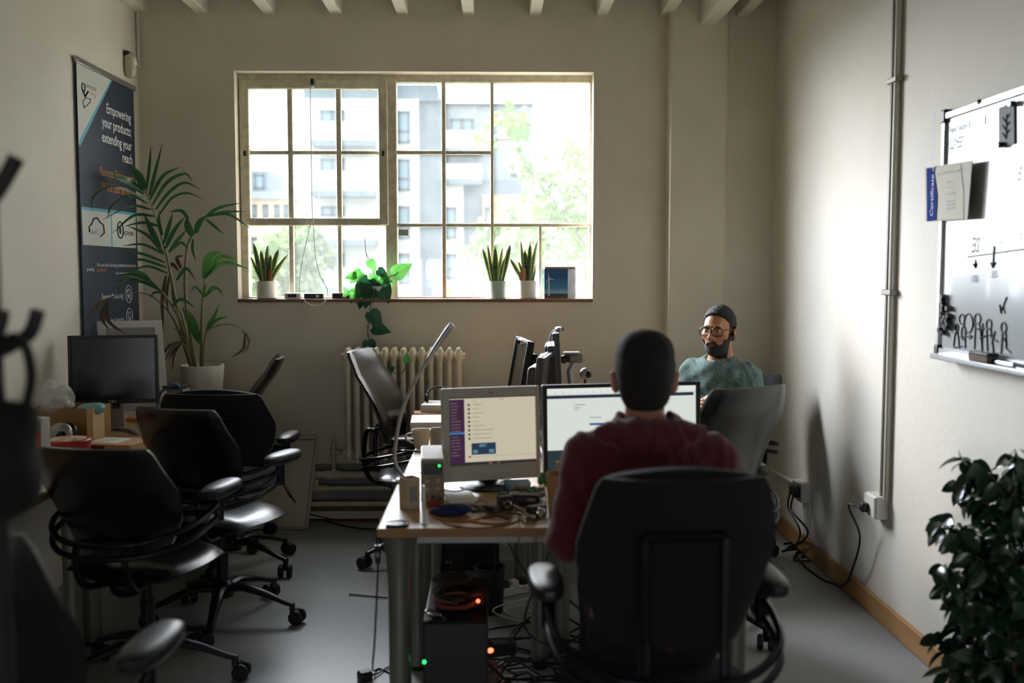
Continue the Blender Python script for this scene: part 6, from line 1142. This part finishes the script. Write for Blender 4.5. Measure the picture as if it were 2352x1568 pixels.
def person(label, head_c, head_rz, head_rx, f, pelvis, neck, arms, hands, knees, feet, skin, hairm, hair_kw, topm, topname, topdisp, collar, toppad=.0, extra=None, sleeve=1.0):
    """arms: ((shoulder, elbow, wrist), ...)   f: facing direction on the floor"""
    root_loc = Vector((pelvis[0], pelvis[1], 0)); t = thing('person', label, 'person', root_loc); f = Vector((f[0], f[1], 0)).normalized(); l = Vector((-f.y, f.x, 0)); T = tuple
    pel, nk = Vector(pelvis), Vector(neck); ch = pel.lerp(nk, .68); wa = pel.lerp(nk, .33); sh0, sh1 = Vector(arms[0][0]), Vector(arms[1][0])
    rot = (0, 0, math.atan2(l.y, l.x))
    def torso(p): 
        o = [('+', ELL(T(pel + f * .01), (.165 + p, .115 + p, .12 + p), rot), 0), ('+', ELL(T(wa), (.148 + p, .105 + p, .16 + p), rot), .06), ('+', ELL(T(ch - f * .01), (.168 + p, .112 + p, .17 + p), rot), .06)]
        o += [('+', CAP(T(sh0.lerp(nk, .12)), T(nk - V(0, 0, .035)), .050 + p, .050 + p), .06), ('+', CAP(T(sh1.lerp(nk, .12)), T(nk - V(0, 0, .035)), .050 + p, .050 + p), .06), ('+', ELL(T(sh0 - V(0, 0, .012)), (.054 + p,) * 3), .04), ('+', ELL(T(sh1 - V(0, 0, .012)), (.054 + p,) * 3), .04)]; return o
    hips = [pel + l * .088 * s + V(0, 0, -.02) for s in (1, -1)]
    def legs(p, k=.04):
        o = []
        for hp_, kn, ft in zip(hips, knees, feet): kn, ft = Vector(kn), Vector(ft); o += [('+', CAP(T(hp_), T(kn), .083 + p, .060 + p), k), ('+', CAP(T(kn), T(ft + V(0, 0, .09)), .058 + p, .040 + p), .03)]
        return o
    ops = torso(-.014)
    for a, b, c in arms: ops += arm_ops(a, b, c, (.046, .038, .038, .026))
    for h in hands: ops += hand_ops(*h)
    ops += legs(-.012); ops += [('+', CAP(T(nk - V(0, 0, .05)), T(nk + V(0, 0, .03)), .058, .052), .03)]
    for ft in feet: ft = Vector(ft); ops += [('+', CAP(T(ft + V(0, 0, .10)), T(ft + V(0, 0, .045)), .036, .036), .02), ('+', CAP(T(ft + V(0, 0, .045)), T(ft + f * .15 + V(0, 0, .035)), .036, .028), .02)]
    lo, hi = bounds(ops); b = nets(ffield(ops), lo, hi, .0062); hd = head_mb(head_c, head_rz, head_rx); b.add(hd.v, hd.f)
    def put(mb, nm, m_, parent=t, off=True, **k):
        if off: mb.v = [(x - root_loc.x, y - root_loc.y, z) for x, y, z in mb.v]
        return mb.build(nm, m_, parent, ang=180, **k)
    put(b, 'body', skin)
    put(hair_mb(head_c, head_rz, head_rx, **hair_kw), 'hair', hairm)
    TT = Matrix.Translation(Vector(head_c) - root_loc) @ Matrix.Rotation(head_rz, 4, 'Z') @ Matrix.Rotation(head_rx, 4, 'X')
    for s in (1, -1):
        m = MB(); m.ball(TT @ V(s * .032, .0715, .004), .0118, 14, 10); e = m.build('eye', mat('eye_white', 'd8d2c8', .25), t); m = MB(); m.ball(TT @ V(s * .032 - .001, .0808, .0038), (.0060, .0036, .0060) , 12, 8); m.build('iris', mat('iris_dark', '1c120c', .15), e); m = MB(); m.ball(TT @ V(s * .032, .0716, .0098), (.0128, .0128, .0078), 14, 8, M=Matrix.Rotation(head_rz, 4, 'Z')); m.build('eyelid', skin, e)
        m = MB(); m.tube(spline([TT @ V(s * .013, .0925, .021), TT @ V(s * .03, .0915, .0275), TT @ V(s * .050, .079, .021)], 4), [.003, .0036, .004, .004, .004, .0036, .003, .0025, .002], 6); m.build('eyebrow', hairm, t)
    # top, trousers, shoes
    ops = torso(.008 + toppad)
    for a, b_, c in arms: ops += arm_ops(a, b_, Vector(b_).lerp(Vector(c), .92 * sleeve), (.062, .054, .052, .040))
    nv = nk - f * .004 + V(0, 0, .03); ops += [('-', ELL(T(nv + f * .022 + V(0, 0, .030)), (collar, collar * 1.1, .062), rot), .008), ('&', lambda P: (pel.z - .045) - P[:, 2], .01)]
    lo, hi = bounds(ops); put(nets(ffield(ops, topdisp), lo, hi, .0062), topname, topm)
    ops = [('+', ELL(T(pel - V(0, 0, .01)), (.168, .122, .105), rot), 0)] + legs(.006); lo, hi = bounds(ops); put(nets(ffield(ops, lambda P: .0025 * np.sin(P[:, 2] * 60 + P[:, 0] * 40) * np.sin(P[:, 1] * 50)), lo, hi, .0075), 'trousers', mat('dark_trousers', '20242c', .85, bump=.2, bscale=300))
    for ft in feet:
        ft = Vector(ft); ops = [('+', CAP(T(ft + V(0, 0, .075)), T(ft + V(0, 0, .04)), .044, .044), 0), ('+', CAP(T(ft - f * .03 + V(0, 0, .036)), T(ft + f * .16 + V(0, 0, .03)), .038, .036), .03), ('&', half((0, 0, -1), (0, 0, .004)), .004)]; lo, hi = bounds([o for o in ops if o[0] == '+']); put(nets(ffield(ops), lo, hi, .006), 'shoe', mat('dark_shoe', '2a2826', .5))
    if extra: extra(t, TT, root_loc, put, f, l)
    return t
def folds(a, fx_, fz_, cx): return lambda P: a * (np.sin(P[:, 2] * fz_ + 5 * np.sin(P[:, 0] * fx_)) * np.sin(P[:, 0] * fx_ * 1.7 + P[:, 1] * 31 + 1.3) + .6 * np.sin(P[:, 2] * fz_ * 2.1 - P[:, 0] * fx_ * 2.3))
# ---- man with his back to the camera
mar = mat('maroon_knit', '74222f', .92, col2='5a1a25', scale=70, bump=.45, bscale=260, sheen=.25, lo=.3, hi=.7)
def hoodie(t, TT, rl, put, f, l):
    ops = [('+', ELL((.41, 2.535, 1.082), (.150, .052, .038), (.35, 0, 0)), 0), ('+', CAP((.318, 2.56, 1.075), (.345, 2.64, 1.105), .026, .022), .03), ('+', CAP((.502, 2.56, 1.075), (.475, 2.64, 1.105), .026, .022), .03), ('+', ELL((.41, 2.505, 1.03), (.085, .03, .05), (.2, 0, 0)), .03), ('-', ELL((.41, 2.60, 1.13), (.066, .062, .07)), .012)]
    lo, hi = bounds(ops); put(nets(ffield(ops, folds(.003, 40, 70, 0)), lo, hi, .005), 'hood', mar)
person('man in a maroon hooded sweater sitting with his back turned, facing the two monitors', (.407, 2.635, 1.212), R(-7), R(6), (0, 1), (.43, 2.555, .575), (.41, 2.60, 1.07),
       (((.252, 2.595, 1.005), (.196, 2.555, .80), (.305, 2.83, .775)), ((.578, 2.595, 1.000), (.640, 2.570, .80), (.545, 2.83, .775))),
       (((.305, 2.84, .775), (.25, 1, -.12), (0, 0, 1), 1, .35), ((.545, 2.84, .775), (-.25, 1, -.12), (0, 0, 1), -1, .35)), ((.33, 2.97, .545), (.53, 2.97, .545)), ((.31, 2.95, 0), (.56, 2.95, 0)),
       skin_w, hair_d, dict(nape=-.066, t=.016, square=1), mar, 'sweater', folds(.0035, 26, 38, .4), .064, .006, hoodie)
# ---- man facing the room
tee = mat('green_heather', '3f5a56', .9, col2='7d9690', scale=190, bump=.3, bscale=300, lo=.35, hi=.65)
def specs(t, TT, rl, put, f, l):
    m = MB()
    for s in (1, -1):
        P = []
        for k in range(21):
            a = 2 * math.pi * k / 20; pw_ = lambda x: math.copysign(abs(x) ** .6, x); P.append(TT @ V(s * .034 + .0275 * pw_(math.cos(a)), .1005 - .006 * abs(s * .034 + .0275 * pw_(math.cos(a))) / .06, .001 + .0195 * pw_(math.sin(a))))
        m.tube(P, .0021, 6, cap=False)
        m.tube([TT @ V(s * .060, .0945, .012), TT @ V(s * .075, .075, .012), TT @ V(s * .080, .0, .010), TT @ V(s * .079, -.02, .0)], .0022, 6)
    m.tube(spline([TT @ V(-.008, .100, .006), TT @ V(0, .102, .010), TT @ V(.008, .100, .006)], 4), .0022, 6); m.build('glasses', mat('glasses_frame', '2b1d15', .25), t)
    base = ffield(HEAD)
    def B(P):
        d = base(P) - .0052; z = P[:, 2]; y = P[:, 1]; x = np.abs(P[:, 0])
        line_ = np.interp(x, [0, .022, .030, .044, .056, .064, .09], [-.046, -.047, -.062, -.066, -.044, .0, .004])      # moustache, then down and up along the jaw to the sideburn
        r = np.maximum(np.maximum(d, z - line_), -.004 - y); r = np.maximum(r, np.minimum(z + .040, y - .026)); lips = s_ell((0, .1, -.064), (.0205, .03, .0080))
        r = np.maximum(r, np.minimum(x - .0665, .03 - y))
        r = np.maximum(r, -lips(P))
        return r + .0009 * np.sin(P[:, 0] * 500) * np.sin(P[:, 2] * 520)
    put(xf(nets(B, (-.1, -.02, -.14), (.1, .125, .01), .0032), BM[0], BM[1], BM[2]), 'beard', hair_k)
    m = MB(); m.ball(TT @ V(0, .0875, -.0645), (.017, .006, .0045), 12, 8, M=Matrix.Rotation(BM[1], 4, 'Z')); m.build('lips', mat('lip_brown', '8e5548', .45), t)
ff = Vector((-.72, -.69, 0)).normalized(); hrz = math.atan2(.60, -.80)
BM = ((1.142, 4.985, 1.200), hrz, R(-2))
person('bearded man in glasses and a green heather tee, seated and looking across the room', BM[0], BM[1], BM[2], (ff.x, ff.y), (1.165, 5.09, .572), (1.152, 5.030, 1.035),
       (((1.275, 4.925, .970), (1.330, 4.800, .785), (1.125, 4.745, .83)), ((1.045, 5.150, .972), (.985, 5.060, .785), (1.050, 4.890, .845))),
       (((1.120, 4.748, .832), (-.80, .45, .12), (-.5, -.8, .3), 1, .5), ((1.050, 4.885, .848), (.05, -1, .0), (-.9, -.1, .3), -1, .45)), ((.95, 4.74, .545), (.84, 4.90, .545)), ((.98, 4.70, 0), (.86, 4.90, 0)),
       skin_b, hair_k, dict(nape=-.055, t=.0105, front=-.013, amp=.0028), tee, 'tee_shirt', folds(.004, 30, 34, 1.), .070, .004, specs)
